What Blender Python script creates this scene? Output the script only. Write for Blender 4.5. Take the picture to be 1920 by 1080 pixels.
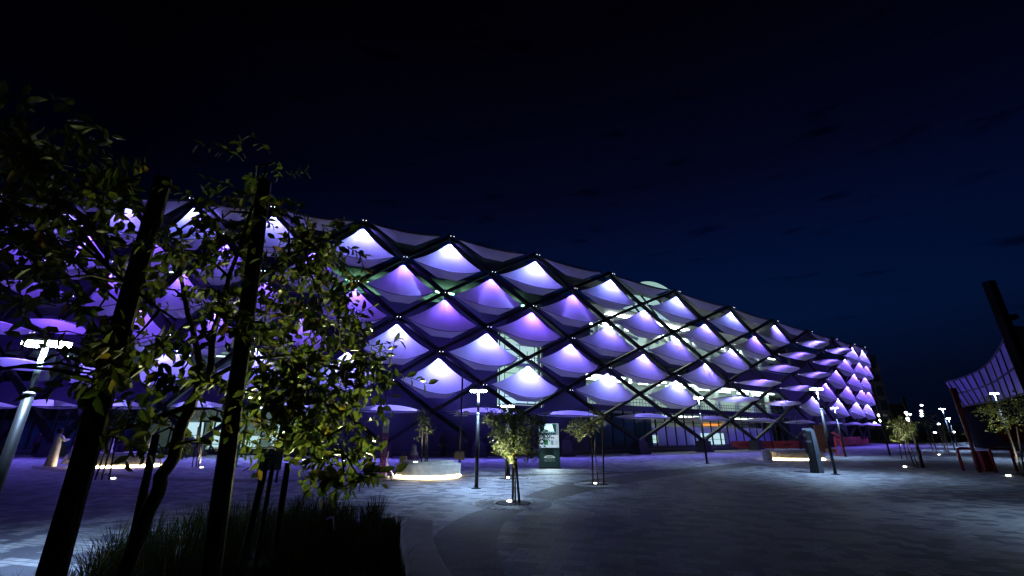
import bpy, math, random
from mathutils import Vector, Matrix
R = math.radians
random.seed(7)
Z = Vector((0, 0, 1))
sc = bpy.context.scene
for o in list(bpy.data.objects): bpy.data.objects.remove(o)
C = sc.collection

# ------------------------------------------------------------------ camera
F = 805.0; PITCH = 0.3302; EYE = 1.55
cd = bpy.data.cameras.new('camera'); cam = bpy.data.objects.new('camera', cd); C.objects.link(cam)
cd.sensor_width = 36; cd.lens = F/1920*36; cd.clip_start = 0.05; cd.clip_end = 3000
cam.location = (0, 0, EYE); cam.rotation_euler = (math.pi/2+PITCH, 0, 0)
sc.camera = cam
sc.view_settings.view_transform = 'Standard'; sc.view_settings.look = 'None'
sc.view_settings.exposure = 0.0; sc.view_settings.gamma = 1.0
# ------------------------------------------------------------------ night sky
w = bpy.data.worlds.new("World"); sc.world = w; w.use_nodes = True
nt = w.node_tree; N = nt.nodes; L = nt.links; N.clear()
out = N.new('ShaderNodeOutputWorld'); bg = N.new('ShaderNodeBackground'); L.new(bg.outputs[0], out.inputs[0])
tc = N.new('ShaderNodeTexCoord'); sep = N.new('ShaderNodeSeparateXYZ'); L.new(tc.outputs['Generated'], sep.inputs[0])
rp = N.new('ShaderNodeValToRGB'); L.new(sep.outputs['Z'], rp.inputs[0])
cr = rp.color_ramp; cr.elements[0].position = 0.0; cr.elements[0].color = (.0005, .0012, .0040, 1)
cr.elements[1].position = 0.75; cr.elements[1].color = (.0004, .0003, .0018, 1)
for p_, c_ in ((.10, (.0006, .0022, .0100, 1)), (.22, (.0006, .0042, .0225, 1)), (.34, (.0005, .0030, .0190, 1)), (.52, (.0006, .0010, .0070, 1))):
    e = cr.elements.new(p_); e.color = c_
# bluer towards the afterglow, ahead and to the right
dt = N.new('ShaderNodeVectorMath'); dt.operation = 'DOT_PRODUCT'; L.new(tc.outputs['Generated'], dt.inputs[0]); dt.inputs[1].default_value = (.34, .90, .26)
rp2 = N.new('ShaderNodeValToRGB'); L.new(dt.outputs['Value'], rp2.inputs[0])
rp2.color_ramp.elements[0].position = .45; rp2.color_ramp.elements[0].color = (.10, .10, .14, 1)
rp2.color_ramp.elements[1].position = .98; rp2.color_ramp.elements[1].color = (1, 1, 1, 1)
mu = N.new('ShaderNodeMixRGB'); mu.blend_type = 'MULTIPLY'; mu.inputs[0].default_value = 1; L.new(rp.outputs[0], mu.inputs[1]); L.new(rp2.outputs[0], mu.inputs[2])
# thin dark clouds
mp = N.new('ShaderNodeMapping'); mp.inputs['Scale'].default_value = (5, 5, 26); L.new(tc.outputs['Generated'], mp.inputs[0])
nz = N.new('ShaderNodeTexNoise'); nz.inputs['Scale'].default_value = 1.6; nz.inputs['Detail'].default_value = 5; L.new(mp.outputs[0], nz.inputs[0])
rp3 = N.new('ShaderNodeValToRGB'); L.new(nz.outputs[0], rp3.inputs[0])
rp3.color_ramp.elements[0].position = .60; rp3.color_ramp.elements[0].color = (1, 1, 1, 1)
rp3.color_ramp.elements[1].position = .74; rp3.color_ramp.elements[1].color = (.35, .32, .40, 1)
mu2 = N.new('ShaderNodeMixRGB'); mu2.blend_type = 'MULTIPLY'; mu2.inputs[0].default_value = .9; L.new(mu.outputs[0], mu2.inputs[1]); L.new(rp3.outputs[0], mu2.inputs[2])
L.new(mu2.outputs[0], bg.inputs[0]); bg.inputs[1].default_value = 1.55

# ------------------------------------------------------------------ measuring helpers
cp, sp = math.cos(PITCH), math.sin(PITCH)
def ray(x, y):
    u = (x-960)/F; v = (540-y)/F
    return Vector((u, cp-v*sp, v*cp+sp))
def gp(x, y, z=0.0):
    r = ray(x, y); t = (z-EYE)/r.z
    return Vector((r.x*t, r.y*t, z))
def at(x, y, Y):
    r = ray(x, y); t = Y/r.y
    return Vector((r.x*t, Y, EYE+r.z*t))

# ------------------------------------------------------------------ materials
MATS = {}
def mat(name, col, rough=.6, metal=0, noise=.0, scale=8, bump=0, emit=None, es=0, trans=0, spec=.5, coat=0):
    if name in MATS: return MATS[name]
    m = bpy.data.materials.new(name); m.use_nodes = True
    n = m.node_tree.nodes; l = m.node_tree.links; b = n['Principled BSDF']
    b.inputs['Base Color'].default_value = (*col, 1); b.inputs['Roughness'].default_value = rough
    b.inputs['Metallic'].default_value = metal; b.inputs['Specular IOR Level'].default_value = spec
    if noise or bump:
        t = n.new('ShaderNodeTexCoord'); z = n.new('ShaderNodeTexNoise'); z.inputs['Scale'].default_value = scale; z.inputs['Detail'].default_value = 6
        l.new(t.outputs['Object'], z.inputs['Vector'])
        if noise:
            r = n.new('ShaderNodeValToRGB'); l.new(z.outputs[0], r.inputs[0])
            r.color_ramp.elements[0].position = .3; r.color_ramp.elements[1].position = .7
            r.color_ramp.elements[0].color = (*[c*(1-noise) for c in col], 1)
            r.color_ramp.elements[1].color = (*[min(1, c*(1+noise)) for c in col], 1)
            l.new(r.outputs[0], b.inputs['Base Color'])
        if bump:
            bp = n.new('ShaderNodeBump'); bp.inputs['Strength'].default_value = bump; bp.inputs['Distance'].default_value = .02
            l.new(z.outputs[0], bp.inputs['Height']); l.new(bp.outputs[0], b.inputs['Normal'])
    if emit:
        b.inputs['Emission Color'].default_value = (*emit, 1); b.inputs['Emission Strength'].default_value = es
    if trans:
        tr = n.new('ShaderNodeBsdfTranslucent'); tr.inputs[0].default_value = (*col, 1)
        if noise: l.new(r.outputs[0], tr.inputs[0])
        mx = n.new('ShaderNodeMixShader'); mx.inputs[0].default_value = trans
        o = n['Material Output']; l.new(b.outputs[0], mx.inputs[1]); l.new(tr.outputs[0], mx.inputs[2]); l.new(mx.outputs[0], o.inputs[0])
    MATS[name] = m; return m
STEEL = mat('dark_steel', (.008, .008, .010), .45, .3, .25, 3)
BLACK = mat('black_metal', (.015, .015, .017), .4, .4)
GREYM = mat('grey_metal', (.32, .34, .36), .35, .7)
FABRIC = mat('sail_fabric', (.74, .73, .76), .75, 0, .05, 1.2, .05, trans=.12)
AWNFAB = mat('awning_fabric', (.74, .73, .76), .75, 0, .05, 1.2, .05, trans=.42)
WALL = mat('indigo_wall', (.016, .013, .045), .6, 0, .15, .8)
DARKW = mat('dark_panel', (.03, .03, .045), .5, 0, .2, 1)
PALE = mat('pale_interior', (.52, .60, .56), .7, 0, .12, 1.5)
GLASS = mat('teal_glass', (.02, .06, .07), .12, 0, spec=.8)
CONC = mat('pale_concrete', (.60, .59, .55), .8, 0, .15, 6, .15)
BARK = mat('bark', (.035, .026, .02), .9, 0, .4, 30, .6)
POST = mat('stake_wood', (.028, .022, .018), .9, 0, .35, 25, .5)
RED = mat('red_paint', (.24, .018, .015), .4, 0, .1, 5)
WHITE = mat('white_paint', (.75, .75, .75), .5)
def emat(name, col, s): return mat(name, (0.8, .8, .8), .5, emit=col, es=s)
E_COOL = emat('cool_lamp_glow', (.80, .95, 1), 60)
E_NODE = emat('node_lamp_glow', (.85, .85, 1), 3); E_FAR = emat('far_lamp_glow', (.9, .9, 1), 8)
E_UP = emat('ground_lamp_glow', (1, .97, .88), 25)
E_LED = emat('warm_led_strip', (1, .76, .38), 34)
E_TUBE = emat('interior_light_panel', (.72, 1, .90), 5)
E_TUBE2 = emat('bright_ceiling_panel', (.86, 1, .95), 8)
def leafmat(name, a, b_, tr=.45):
    m = bpy.data.materials.new(name); m.use_nodes = True; n = m.node_tree.nodes; l = m.node_tree.links; b = n['Principled BSDF']
    g = n.new('ShaderNodeNewGeometry'); r = n.new('ShaderNodeValToRGB'); l.new(g.outputs['Random Per Island'], r.inputs[0])
    r.color_ramp.elements[0].color = (*a, 1); r.color_ramp.elements[1].color = (*b_, 1)
    e = r.color_ramp.elements.new(.93); e.color = (*b_, 1); r.color_ramp.elements[-1].color = (.22, .13, .02, 1)
    l.new(r.outputs[0], b.inputs['Base Color']); b.inputs['Roughness'].default_value = .42
    t = n.new('ShaderNodeBsdfTranslucent'); l.new(r.outputs[0], t.inputs[0]); mx = n.new('ShaderNodeMixShader'); mx.inputs[0].default_value = tr
    l.new(b.outputs[0], mx.inputs[1]); l.new(t.outputs[0], mx.inputs[2]); l.new(mx.outputs[0], n['Material Output'].inputs[0])
    return m
LEAF = leafmat('leaves', (.04, .075, .018), (.13, .15, .03))
LEAF2 = leafmat('sapling_leaves', (.05, .085, .02), (.13, .15, .04))
GRASSM = leafmat('grass_blades', (.010, .02, .006), (.032, .04, .012), .3)

# ------------------------------------------------------------------ mesh builder
class MB:
    def __init__(s): s.v = []; s.f = []; s.mi = []; s.m = 0
    def add(s, vs, fs):
        k = len(s.v); s.v += [tuple(v) for v in vs]
        for f in fs: s.f.append([k+i for i in f]); s.mi.append(s.m)
    def box(s, c, d, rz=0, M=None):
        x, y, z = [q/2 for q in d]; vs = [Vector((a*x, b*y, e*z)) for e in (-1, 1) for b in (-1, 1) for a in (-1, 1)]
        T = Matrix.Translation(Vector(c)) @ (M or Matrix.Rotation(rz, 4, 'Z'))
        s.add([T @ v for v in vs], [(0, 2, 3, 1), (4, 5, 7, 6), (0, 1, 5, 4), (2, 6, 7, 3), (0, 4, 6, 2), (1, 3, 7, 5)]); return s
    def beam(s, a, b, wd, hd, side=None):
        a, b = Vector(a), Vector(b); d = (b-a).normalized(); s_ = Vector(side) if side is not None else Vector((0, 0, 1))
        if abs(d.dot(s_.normalized())) > .98: s_ = Vector((1, 0, 0))
        n2 = d.cross(s_).normalized(); n1 = n2.cross(d).normalized()
        vs = [p+n2*i*wd/2+n1*j*hd/2 for p in (a, b) for i, j in ((-1, -1), (1, -1), (1, 1), (-1, 1))]
        s.add(vs, [(0, 3, 2, 1), (4, 5, 6, 7), (0, 1, 5, 4), (1, 2, 6, 5), (2, 3, 7, 6), (3, 0, 4, 7)]); return s
    def tube(s, pts, rad, n=8, cap=True):
        pts = [Vector(p) for p in pts]
        if not hasattr(rad, '__len__'): rad = [rad]*len(pts)
        vs = []; up = None
        for i, p in enumerate(pts):
            d = (pts[min(i+1, len(pts)-1)]-pts[max(i-1, 0)]).normalized()
            if up is None: up = Vector((0, 0, 1)) if abs(d.z) < .9 else Vector((1, 0, 0))
            a = (up-d*up.dot(d)).normalized(); b = d.cross(a); up = a
            for k in range(n):
                t = 2*math.pi*k/n; vs.append(p+(a*math.cos(t)+b*math.sin(t))*rad[i])
        fs = [(i*n+k, i*n+(k+1) % n, (i+1)*n+(k+1) % n, (i+1)*n+k) for i in range(len(pts)-1) for k in range(n)]
        if cap: fs += [tuple(range(n))[::-1], tuple((len(pts)-1)*n+k for k in range(n))]
        s.add(vs, fs); return s
    def lathe(s, prof, c=(0, 0, 0), n=24, sx=1, sy=1):
        c = Vector(c); vs = []
        for r, z in prof:
            for k in range(n):
                t = 2*math.pi*k/n; vs.append(c+Vector((r*math.cos(t)*sx, r*math.sin(t)*sy, z)))
        fs = [(i*n+k, i*n+(k+1) % n, (i+1)*n+(k+1) % n, (i+1)*n+k) for i in range(len(prof)-1) for k in range(n)]
        fs += [tuple(range(n))[::-1], tuple((len(prof)-1)*n+k for k in range(n))]
        s.add(vs, fs); return s
    def grid(s, fn, nu, nv):
        vs = [fn(i/nu, j/nv) for j in range(nv+1) for i in range(nu+1)]
        s.add(vs, [(j*(nu+1)+i, j*(nu+1)+i+1, (j+1)*(nu+1)+i+1, (j+1)*(nu+1)+i) for j in range(nv) for i in range(nu)]); return s
    def prism(s, poly, z0, z1):
        n = len(poly); s.add([(x, y, z0) for x, y in poly]+[(x, y, z1) for x, y in poly],
                             [tuple(range(n))[::-1], tuple(range(n, 2*n))]+[(i, (i+1) % n, n+(i+1) % n, n+i) for i in range(n)]); return s
    def leaf(s, p, d, nrm, ln, wd):
        d = d.normalized(); sd = d.cross(nrm)
        if sd.length < 1e-3: sd = d.cross(Vector((.3, .5, .8)))
        sd.normalize(); u = sd.cross(d)
        s.add([p, p+d*ln*.35+sd*wd*.5+u*wd*.16, p+d*ln*.72+sd*wd*.36+u*wd*.1, p+d*ln-u*ln*.08, p+d*ln*.72-sd*wd*.36+u*wd*.1, p+d*ln*.35-sd*wd*.5+u*wd*.16, p+d*ln*.55-u*ln*.02],
              [(0, 1, 6), (1, 2, 6), (2, 3, 6), (3, 4, 6), (4, 5, 6), (5, 0, 6)])
    def build(s, name, m, parent=None, smooth=False, label=None):
        me = bpy.data.meshes.new(name); me.from_pydata(s.v, [], s.f)
        for q in (m if isinstance(m, (list, tuple)) else [m]): me.materials.append(q)
        if any(s.mi): me.polygons.foreach_set('material_index', s.mi)
        if smooth: me.polygons.foreach_set('use_smooth', [True]*len(me.polygons))
        me.update(); o = bpy.data.objects.new(name, me); C.objects.link(o)
        if parent is not None:
            o.parent = parent; o.matrix_parent_inverse = Matrix.Translation(parent.location).inverted() if parent.get('_w') else Matrix()
        if label: o['label'] = label
        return o
def tag(o, label=None, cat=None, group=None, kind=None):
    if label: o['label'] = label
    if cat: o['category'] = cat
    if group: o['group'] = group
    if kind: o['kind'] = kind
    return o
def empty(name, label, cat, loc=(0, 0, 0), group=None, rz=0):
    o = bpy.data.objects.new(name, None); C.objects.link(o); o.location = loc; o.rotation_euler.z = rz; o.empty_display_size = .2
    return tag(o, label, cat, group)
def lamp(kind, loc, power, col, parent=None, target=None, size=R(80), blend=.6, rad=.04, name='lamp_light'):
    key = (kind, round(power, 3), col, round(size, 3), blend, rad)
    d = LD.get(key)
    if d is None:
        d = bpy.data.lights.new(name, kind); d.energy = power; d.color = col; d.shadow_soft_size = rad
        if kind == 'SPOT': d.spot_size = size; d.spot_blend = blend
        LD[key] = d
    o = bpy.data.objects.new(name, d); C.objects.link(o); o.location = loc
    if target is not None: o.rotation_euler = (Vector(target)-Vector(loc)).to_track_quat('-Z', 'Y').to_euler()
    if parent is not None: o.parent = parent
    return o
LD = {}

# ================================================================== the setting: ground
def paving_material():
    m = bpy.data.materials.new('plaza_paving'); m.use_nodes = True; n = m.node_tree.nodes; l = m.node_tree.links; b = n['Principled BSDF']
    t = n.new('ShaderNodeTexCoord'); mp = n.new('ShaderNodeMapping'); mp.inputs['Rotation'].default_value = (0, 0, R(14)); l.new(t.outputs['Object'], mp.inputs[0])
    def brick(w_, h_, c1, c2, mo, bias=0, ms=.012):
        k = n.new('ShaderNodeTexBrick'); l.new(mp.outputs[0], k.inputs[0]); k.inputs['Scale'].default_value = 1
        k.inputs['Brick Width'].default_value = w_; k.inputs['Row Height'].default_value = h_; k.inputs['Mortar Size'].default_value = ms
        k.inputs['Color1'].default_value = (*c1, 1); k.inputs['Color2'].default_value = (*c2, 1); k.inputs['Mortar'].default_value = (*mo, 1); k.inputs['Bias'].default_value = bias; return k
    k1 = brick(.24, .12, (.38, .39, .41), (.25, .26, .28), (.04, .04, .045), 0, .008)
    # randomly laid dark stones, picked brick by brick
    k2 = brick(.30, .24, (0, 0, 0), (1, 1, 1), (.5, .5, .5), 0, 0)
    z = n.new('ShaderNodeTexNoise'); z.inputs['Scale'].default_value = .16; z.inputs['Detail'].default_value = 2; l.new(mp.outputs[0], z.inputs[0])
    ad = n.new('ShaderNodeMath'); ad.operation = 'ADD'; l.new(k2.outputs[0], ad.inputs[0])
    ml = n.new('ShaderNodeMath'); ml.operation = 'MULTIPLY_ADD'; l.new(z.outputs[0], ml.inputs[0]); ml.inputs[1].default_value = .9; ml.inputs[2].default_value = -.38; l.new(ml.outputs[0], ad.inputs[1])
    rr = n.new('ShaderNodeValToRGB'); l.new(ad.outputs[0], rr.inputs[0]); rr.color_ramp.interpolation = 'LINEAR'
    rr.color_ramp.elements[0].position = .62; rr.color_ramp.elements[0].color = (0, 0, 0, 1); rr.color_ramp.elements[1].position = .70; rr.color_ramp.elements[1].color = (1, 1, 1, 1)
    mx = n.new('ShaderNodeMixRGB'); l.new(rr.outputs[0], mx.inputs[0]); l.new(k1.outputs[0], mx.inputs[1]); mx.inputs[2].default_value = (.085, .09, .115, 1)
    z2 = n.new('ShaderNodeTexNoise'); z2.inputs['Scale'].default_value = .9; z2.inputs['Detail'].default_value = 8; l.new(mp.outputs[0], z2.inputs[0])
    r2 = n.new('ShaderNodeValToRGB'); l.new(z2.outputs[0], r2.inputs[0]); r2.color_ramp.elements[0].color = (.62, .62, .62, 1); r2.color_ramp.elements[1].color = (1.0, 1.0, 1.0, 1); r2.color_ramp.elements[0].position = .35; r2.color_ramp.elements[1].position = .65
    m2 = n.new('ShaderNodeMixRGB'); m2.blend_type = 'MULTIPLY'; m2.inputs[0].default_value = 1; l.new(mx.outputs[0], m2.inputs[1]); l.new(r2.outputs[0], m2.inputs[2])
    l.new(m2.outputs[0], b.inputs['Base Color']); b.inputs['Roughness'].default_value = .62
    bp = n.new('ShaderNodeBump'); bp.inputs['Strength'].default_value = .35; bp.inputs['Distance'].default_value = .01; l.new(k1.outputs['Fac'], bp.inputs['Height']); bp.invert = True
    l.new(bp.outputs[0], b.inputs['Normal']); return m
def cobble_material():
    m = bpy.data.materials.new('cobble_paving'); m.use_nodes = True; n = m.node_tree.nodes; l = m.node_tree.links; b = n['Principled BSDF']
    t = n.new('ShaderNodeTexCoord'); k = n.new('ShaderNodeTexBrick'); l.new(t.outputs['Object'], k.inputs[0]); k.inputs['Scale'].default_value = 1
    k.inputs['Brick Width'].default_value = .20; k.inputs['Row Height'].default_value = .13; k.inputs['Mortar Size'].default_value = .009
    k.inputs['Color1'].default_value = (.085, .075, .052, 1); k.inputs['Color2'].default_value = (.016, .015, .013, 1); k.inputs['Mortar'].default_value = (.015, .015, .015, 1)
    l.new(k.outputs[0], b.inputs['Base Color']); b.inputs['Roughness'].default_value = .7
    bp = n.new('ShaderNodeBump'); bp.inputs['Strength'].default_value = .6; bp.inputs['Distance'].default_value = .01; bp.invert = True; l.new(k.outputs['Fac'], bp.inputs['Height']); l.new(bp.outputs[0], b.inputs['Normal'])
    return m
g = MB(); g.add([(-900, -60, 0), (900, -60, 0), (900, 1500, 0), (-900, 1500, 0)], [(0, 1, 2, 3)])
tag(g.build('ground', paving_material()), kind='structure')
COB = cobble_material()
def ribbon(name, A, B, z, m):
    g = MB(); n = min(len(A), len(B)); vs = []
    def cr_(P, t):
        i = min(int(t), n-2); u = t-i; a, b, c, d = P[max(i-1, 0)], P[i], P[i+1], P[min(i+2, n-1)]
        return .5*(2*b+(c-a)*u+(2*a-5*b+4*c-d)*u*u+(3*b-a-3*c+d)*u**3)
    P = [gp(*q) for q in A]; Q = [gp(*q) for q in B]; k = (n-1)*8
    g.grid(lambda u, v: (cr_(P, v*(n-1)).lerp(cr_(Q, v*(n-1)), u)) * 1 + Vector((0, 0, z)), 1, k)
    return tag(g.build(name, m), kind='structure')
ribbon('path', [(770, 1160), (790, 1080), (815, 1003), (880, 964), (960, 940), (1040, 912), (1150, 893), (1260, 880), (1400, 868)],
       [(990, 1180), (950, 1085), (932, 1015), (955, 972), (1010, 948), (1090, 925), (1200, 902), (1310, 886), (1440, 871)], .004, COB)
ribbon('path', [(560, 897), (700, 901), (850, 893), (1000, 889), (1150, 886), (1300, 877), (1400, 867)],
       [(560, 900), (700, 904), (850, 896.5), (1000, 892), (1150, 889), (1300, 879.5), (1400, 869)], .008, COB)
ribbon('path', [(60, 874), (150, 882), (260, 893), (420, 899), (600, 899)], [(60, 879), (150, 888), (260, 899), (420, 904), (600, 903)], .008, COB)

# ================================================================== the stadium
K = [(-37, 26), (-33.2, 25.2), (-29.7, 24.7), (-26.2, 24.5), (-22.9, 24.6), (-19.5, 25.05), (-15.5, 26.0), (-10.65, 27.7), (-5.4, 30.0), (.7, 33.2), (7.4, 37.3), (14.9, 42.15), (22.9, 47.7), (31.2, 53.6), (39.2, 59.3), (46.1, 64.2), (51.5, 67.95), (54.8, 70.2), (56.6, 72.2), (56.9, 74.6), (55.5, 77), (52.5, 79.5)]
SK = [(-9, 1.42), (-2, 1.42), (-1, 1.37), (0, 1.26), (1, 1.12), (2, 1.03), (3, 1.0), (6, 1.0), (8, 1.06), (14, 1.1)]
def cat(P, c, off):
    i = min(max(int(math.floor(c))+off, 0), len(P)-2); t = c-(i-off)
    g_ = lambda j: Vector(P[min(max(j, 0), len(P)-1)])
    a, b, d, e = g_(i-1), g_(i), g_(i+1), g_(i+2)
    return .5*(2*b+(d-a)*t+(2*a-5*b+4*d-e)*t*t+(3*b-a-3*d+e)*t**3)
def XY(c): return cat(K, c, 7)
def SC(c):
    for (a, s), (b, t) in zip(SK, SK[1:]):
        if c <= b:
            u = max(0, min(1, (c-a)/(b-a))); return s+(t-s)*u
    return SK[-1][1]
def nrm(c):
    T = (XY(c+.5)-XY(c-.5)).normalized(); return Vector((T.y, -T.x, 0))
def S(c, off, z):
    """point on the facade: column c, metres outward of the foot line, height z (local)"""
    q = XY(c); n = nrm(c); s = SC(c)
    return Vector(((q.x+n.x*off)*s, (q.y+n.y*off)*s, (z-EYE)*s+EYE))
def zr(r): return -.513+2*(7-r)+EYE
def lean(r): a = (7-r)/7; return 1.742*a+.272*a*a
def ND(c, r): return S(c, lean(r), zr(r))
stadium = empty('stadium', 'long curved stadium with violet lit fabric sails hung in a black diamond steel lattice', 'stadium', (0, 0, 0))
CMIN, CMAX = -7, 13
g = MB()
for r in range(0, 7):
    c = CMIN + (0 if r % 2 == 0 else .5)
    while c <= CMAX:
        a = ND(c, r); nn = nrm(c); w_ = .235*SC(c)
        for dc in (-.5, .5):
            if CMIN <= c+dc <= CMAX:
                b = ND(c+dc, r+1); g.beam(a, b, w_, w_*1.25, nn)
        c += 1
g.build('steel_lattice', STEEL, stadium)
g = MB(); h = MB()
for r in range(0, 7):
    c = CMIN + (0 if r % 2 == 0 else .5)
    while c <= CMAX:
        a = ND(c, r); nn = nrm(c); s = SC(c)
        g.beam(a-nn*.26*s, a+nn*.26*s, .34*s, .34*s, (0, 0, 1))
        if r < 7:
            g.beam(a+nn*.2*s+Z*.03, a+nn*.72*s-Z*.10*s, .05*s, .05*s)
        c += 1
g.build('lattice_joint', STEEL, stadium, label='black joint plates and lamp brackets where the lattice beams cross')['kind'] = 'stuff'
g = MB()
c = CMIN+.5
while c <= CMAX:
    a = ND(c, 7); nn = nrm(c); s = SC(c); base = S(c, 0, 0); b0 = Vector((base.x, base.y, 0))
    q = nn.to_track_quat('-Y', 'Z').to_matrix().to_4x4()
    q = Matrix.Rotation(math.atan2(nn.y, nn.x)+math.pi/2, 4, 'Z')
    ft = MB(); W = .62; D = .55
    top = a.z-.02
    ft.box((0, 0, .12), (W*2.1, D*2.2, .24)); ft.box((0, 0, (.24+top)/2), (W*1.7, D*1.6, top-.24))
    ft.box((0, 0, top+.09), (W*1.2, D*1.1, .18))
    M = Matrix.Translation(b0) @ q
    fo = MB(); fo.v = [tuple(M @ Vector(v)) for v in ft.v]; fo.f = ft.f; fo.mi = ft.mi
    if c < 9: fo.build('footing', DARKW, stadium)
    c += 1

# ---- sails
WINGS = {(0, 7), (0, 8), (1, 6.5), (1, 7.5), (2, 6), (2, 7), (3, 5.5), (3, 6.5), (4, 5), (4, 6), (3, -4.5), (3, -3.5), (4, -4), (2, -5), (2, -4), (1, -4.5), (1, -5.5), (3, -5.5), (0, -5), (0, -6)}

def lam(a, b, t): return a*(1-t)+b*t
def sail_mesh(c, r, kind):
    T = ND(c, r) if kind != 'top' else None
    Lp, Rp, n, s = ND(c-.5, r+1), ND(c+.5, r+1), nrm(c), SC(c)
    wd = Rp-Lp; g = MB()
    Lc = Lp+wd*.10+n*.12*s-Z*.05*s; Rc = Rp-wd*.10+n*.12*s-Z*.05*s; mid = (Lp+Rp)/2
    half = zr(0)-zr(1); hs = half*s
    if kind in ('cone', 'top'):
        ot, dr = (1.2*s, .92*s) if kind == 'cone' else (.75*s, .55*s)
        def rim(u):
            k = 4*u*(1-u); return lam(Lc, Rc, u)+n*ot*k-Z*dr*k
        Bn = ND(c, r+2)
        Bc = lam(mid, Bn, .58)+n*.45*s; Bl = Bc-wd*.11; Br = Bc+wd*.11
        def low(u):
            if u < .4: return lam(Lc, Bl, u/.4)
            if u > .6: return lam(Br, Rc, (u-.6)/.4)
            return lam(Bl, Br, (u-.4)/.2)
        def lower(u, v):
            k = math.sin(math.pi*v)*4*u*(1-u); return lam(rim(u), low(u), v)+n*.10*s*k
        g.grid(lower, 20, 6)
        if kind == 'cone':
            A = T+(mid-T)*.30+n*.36*s; ax = wd.normalized()
            def upper(u, v):
                top = A+ax*(u-.5)*.16*s
                q = lam(top, rim(u), v); k = math.sin(math.pi*v)
                e = abs(u-.5)*2
                return q-Z*.15*s*k*e*e+n*.10*s*k*(1-e)
            g2 = MB(); g2.grid(upper, 24, 10)
            return g2, g, rim, A
        return None, g, rim, None
    # awning: the sail opened flat
    ot = (2.1 if kind != 'low' else 1.8)*s; arch = .42*s if kind == 'low' else .28*s
    def rim(u):
        k = (1-abs(2*u-1)**5) if kind != 'low' else (4*u*(1-u))**.6; return lam(Lc, Rc, u)+n*ot*k+Z*(.28*s if kind != 'low' else -.05*s)*k
    def back(u): return lam(Lc, Rc, u)-n*.0-Z*.10*s*4*u*(1-u)
    def srf(u, v): return lam(back(u), rim(u), v)+Z*arch*math.sin(math.pi*v)*(4*u*(1-u))
    g.grid(srf, 20, 8)
    return g, None, rim, None
def cable(pts, r_): return MB().tube(pts, r_, 4, False)
sail_count = 0; PWK = 14
VIOLET = (.19, .065, 1.0); LILAC = (.20, .11, 1.0); COOLV = (.215, .165, 1.0)
rest = MB()
order = []
for r in range(-1, 6):
    c = -6.5 if r % 2 else -6
    while c <= 12:
        order.append((abs(c-2.5)+ (0 if c > -4 else 3), r, c)); c += 1
order.sort()
for _, r, c in order:
    kind = 'top' if r == -1 else ('low' if r == 5 else ('wing' if (r, c) in WINGS else 'cone'))
    up, lo, rim, A = sail_mesh(c, r, kind); s = SC(c); n = nrm(c)
    sail_count += 1
    whole = MB()
    if up: whole.add(up.v, up.f)
    if lo: whole.add(lo.v, lo.f)
    if sail_count > 100:
        rest.add(whole.v, whole.f); par = stadium
    else:
        so = whole.build('fabric_sail', AWNFAB if kind == 'wing' else FABRIC, stadium, smooth=True); par = so
        cb = MB().tube([rim(u/14) for u in range(15)], .022*s, 4, False)
        if kind == 'cone':
            T = ND(c, r); MB().tube([T+n*.3*s-Z*.1, A], .015*s, 4, False).build('hanger_rod', STEEL, so)
        cb.build('edge_cable', STEEL, so)
    if kind == 'top':
        rp_ = MB(); rp_.grid(lambda u, v: rim(u)+Z*.09*s-n*v*3.0*s+Z*v*.15*s+Z*0, 12, 1)
        rp_.tube([rim(u/14)+Z*.07*s for u in range(15)], .07*s, 5, False)
        if c <= 11: rp_.build('roof_edge', DARKW, par)
        continue
    # spotlights at the node above each sail
    T = ND(c, r); ax = (ND(c+.5, r+1)-ND(c-.5, r+1)).normalized()
    white = 1.0
    if c < 3:
        if r == 0: pw, col = 150, COOLV
        elif r == 1 or r == 2: pw, col = 50, VIOLET
        elif r == 3: pw, col = (130, COOLV)
        elif r == 4: pw, col = 160, COOLV
        else: pw, col = 3, LILAC
        if r == 3 and c < 0: pw, col = 80, VIOLET
        if r == 2 and c >= 2: pw, col = 75, VIOLET
        if r == 3 and c > 1.6: pw, col = 110, LILAC
    else:
        pw, col = {0: (130, COOLV), 1: (85, LILAC), 2: (85, LILAC), 3: (95, LILAC), 4: (120, COOLV), 5: (3, LILAC)}[r]
    if c < -.4: pw *= .6
    tp = T+n*.72*s-Z*.18*s
    for k in (-1, 1):
        q = tp+ax*k*.11*s
        lampc = MB(); lampc.lathe([(.016*s, -.024*s), (.022*s, -.012*s), (.022*s, .012*s), (.010*s, .024*s)], q, 8)
        lampc.build('spotlight', E_NODE, par)
    tg = (ND(c-.5, r+1)+ND(c+.5, r+1))/2+n*(.75 if kind == 'cone' else .9)*s-Z*.3*s
    near = c < 5.5 and c > -3
    if near:
        for k in (-1, 1):
            cc = col if k > 0 else (col[0]*.95, min(1, col[1]*1.4+.015), 1.0)
            lamp('SPOT', tp+ax*k*.12*s-Z*.07*s, PWK*pw*.5*s*s, cc, par, tg+ax*k*.45*s, R(124), 1.0, .05, 'sail_lamp')
    else:
        lamp('SPOT', tp-Z*.08*s, PWK*pw*s*s, col, par, tg, R(122), 1.0, .05, 'sail_lamp')
o = rest.build('fabric_sail', FABRIC, stadium, smooth=True); o['kind'] = 'stuff'
# violet floodlights under the lattice washing the paving
for i in range(-6, 12):
    c = i+.5
    q = S(c, 1.2, 3.2); lamp('SPOT', q, (230 if c > -.4 else 120)*SC(c)**2, (.16, .07, 1.0), stadium, (q.x+nrm(c).x*.5, q.y+nrm(c).y*.5, 0), R(112), .5, .1, 'wash_light')

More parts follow.
